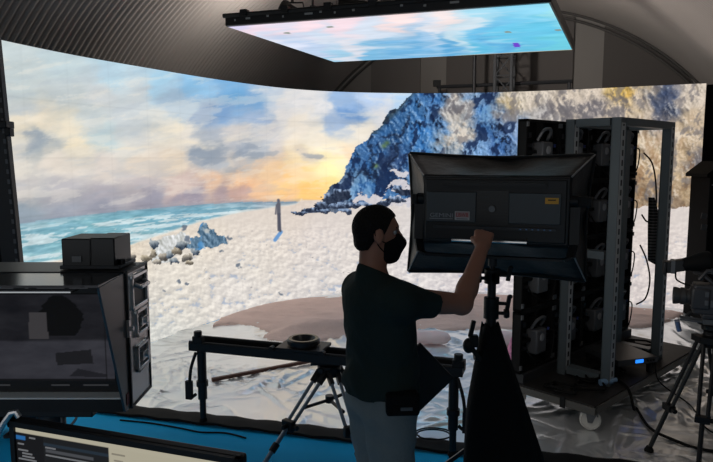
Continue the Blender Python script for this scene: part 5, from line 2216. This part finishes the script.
# jeans
s = SDF((-.30, -.34, .05), (.30, .34, 1.10), .0085)
s.ell(B_(0, 0, 1.02), (.134, .176, .10), RB, .04)
legs(s, .016)
s.D = s.D + (.004 * np.sin(s.ax[2][None, None, :] * 38 + 22 * s.ax[0][:, None, None] + 14 * s.ax[1][None, :, None]) * np.sin(s.ax[2][None, None, :] * 17)).astype(np.float32)
s.keep(lambda X, Y, Z: np.maximum(Z - 1.075, .075 - Z) + 0 * X + 0 * Y)
s.build('jeans', mat('denim', (128, 138, 140), .85, 0, .2, bump=(60, .25, 4), var=(9, .18)), man)

# shoes
for nm, an in (('shoe', anR), ('shoe', anL)):
    lo = np.minimum(an, an + fw * .2) - .09
    hi = np.maximum(an, an + fw * .2) + .09
    lo[2] = -.012
    hi[2] = .14
    s = SDF(lo, hi, .007)
    s.cap(an + V3(0, 0, -.045) - fw * .02, an + fw * .17 + V3(0, 0, -.06), .055, .044, .03)
    s.cap(an, an + V3(0, 0, -.05), .052, .05, .03)
    s.keep(lambda X, Y, Z: np.maximum(.004 - Z, Z - .105) + 0 * X + 0 * Y)
    s.build(nm, mat('shoe_black', (30, 30, 32), .6), man)

# hair
s = SDF(HC_ - V3(.16, .13, .14), HC_ + V3(.17, .13, .15), .005)
s.ell(H(-.004, 0, .022), (0.0905, 0.0763, 0.0874), RH_, .02)
s.ell(H(-.034, 0, .012), (0.0705, 0.0735, 0.0772), RH_, .02)
s.cap(H(-.07, -.03, -.055), H(-.07, .03, -.055), .03, .03, .03)
s.ell(H(-.005, .086, -.014), (0.0226, 0.0186, 0.0316), RH_, 0, cut=True)
s.ell(H(-.005, -.086, -.014), (0.0226, 0.0186, 0.0316), RH_, 0, cut=True)


def hairline(X, Y, Z):
    f = ((X - HC_[0]) * hf[0] + (Y - HC_[1]) * hf[1]) / .85
    z = (Z - HC_[2]) / .93
    line = np.interp(f, [-.12, -.05, -.02, .02, .04, .062, .1], [-.085, -.075, -.03, -.012, .022, .058, .066])
    return line - z


s.keep(hairline)
nz = np.sin(s.ax[0] * 310)[:, None, None] * np.sin(s.ax[1] * 290)[None, :, None] * np.sin(s.ax[2] * 270)[None, None, :]
s.D = s.D + (.0012 * nz).astype(np.float32)
s.build('hair', mat('short_dark_hair', (28, 24, 22), .8, 0, .2, bump=(90, .6, 3)), man)

# face mask
s = SDF(HC_ - V3(.10, .11, .16), HC_ + V3(.18, .11, .08), .005)
s.ell(H(.034, 0, -.062), (0.0574, 0.0577, 0.0651), RH_, .03)
s.cap(H(.098, 0, -.016), H(.116, 0, -.052), .012, .018, .03)
s.cap(H(.114, 0, -.055), H(.085, 0, -.112), .018, .02, .03)
s.cap(H(.055, -.025, -.105), H(.055, .025, -.105), .03, .03, .03)


def maskline(X, Y, Z):
    f = ((X - HC_[0]) * hf[0] + (Y - HC_[1]) * hf[1]) / .85
    z = (Z - HC_[2]) / .93
    top = np.interp(f, [.02, .06, .09, .115, .14], [-.042, -.030, -.012, -.004, -.004])
    return np.maximum(z - top, .022 - f)


s.keep(maskline)
s.build('face_mask', mat('mask_black', (16, 16, 18), .85, 0, .2), man)
for r in (-1, 1):
    b = MB()
    b.tube(catmull([Vector(H(.03, r * .064, -.045)), Vector(H(.0, r * .079, -.03)), Vector(H(-.022, r * .082, -.01)), Vector(H(-.024, r * .084, .012)), Vector(H(-.008, r * .085, .02))], 5), .0022, 6)
    b.tube(catmull([Vector(H(.03, r * .062, -.09)), Vector(H(.0, r * .074, -.062)), Vector(H(-.012, r * .08, -.045))], 5), .0022, 6)
    b.build('ear_loop', MATS['mask_black'], man)
    b = MB()
    b.ell(tuple(H(.076, r * .031, -.002)), (.0115, .0115, .0115), 14, 10)
    b.build('eye', mat('eye_white', (190, 186, 180), .3), man)
    b = MB()
    b.ell(tuple(H(.0845, r * .0315, -.002)), (.0045, .0055, .0055), 10, 8)
    b.build('iris', mat('iris_brown', (60, 40, 28), .3), man)
    b = MB()
    b.tube([tuple(H(.092, r * .016, .018)), tuple(H(.091, r * .032, .023)), tuple(H(.083, r * .048, .018))], .0035, 6)
    b.build('eyebrow', MATS['short_dark_hair'], man)
# belt pouch on the near hip
c_ = B_(.0, .195, 1.06)
b = MB()
b.box(c_, (.13, .06, .09), Matrix.Rotation(math.atan2(fw[1], fw[0]) - .35, 3, 'Z'))
po = b.build('belt_pouch', FABRIC, man, bevel=.012)
b = MB()
b.box(c_ + rt * .034 + V3(0, 0, -.012), (.045, .008, .012), Matrix.Rotation(math.atan2(fw[1], fw[0]) - .35, 3, 'Z'))
b.build('buckle', GREY, po)
# black board held at his front hip
bc_ = at(418.5, 378, 2.80)
b = MB()
hw_ = .235 * .5
b.box((0, 0, 0), (hw_ * 2, .022, hw_ * 2), Matrix.Rotation(math.radians(47), 3, 'Y'))
t = b.build('black_board', mat('board_black', (20, 20, 21), .6), None, bevel=.005)
t.location = bc_
t.rotation_euler = (0, 0, .12)
tag(t, 'black square board tipped on its corner held beside the waist of the person', 'board')
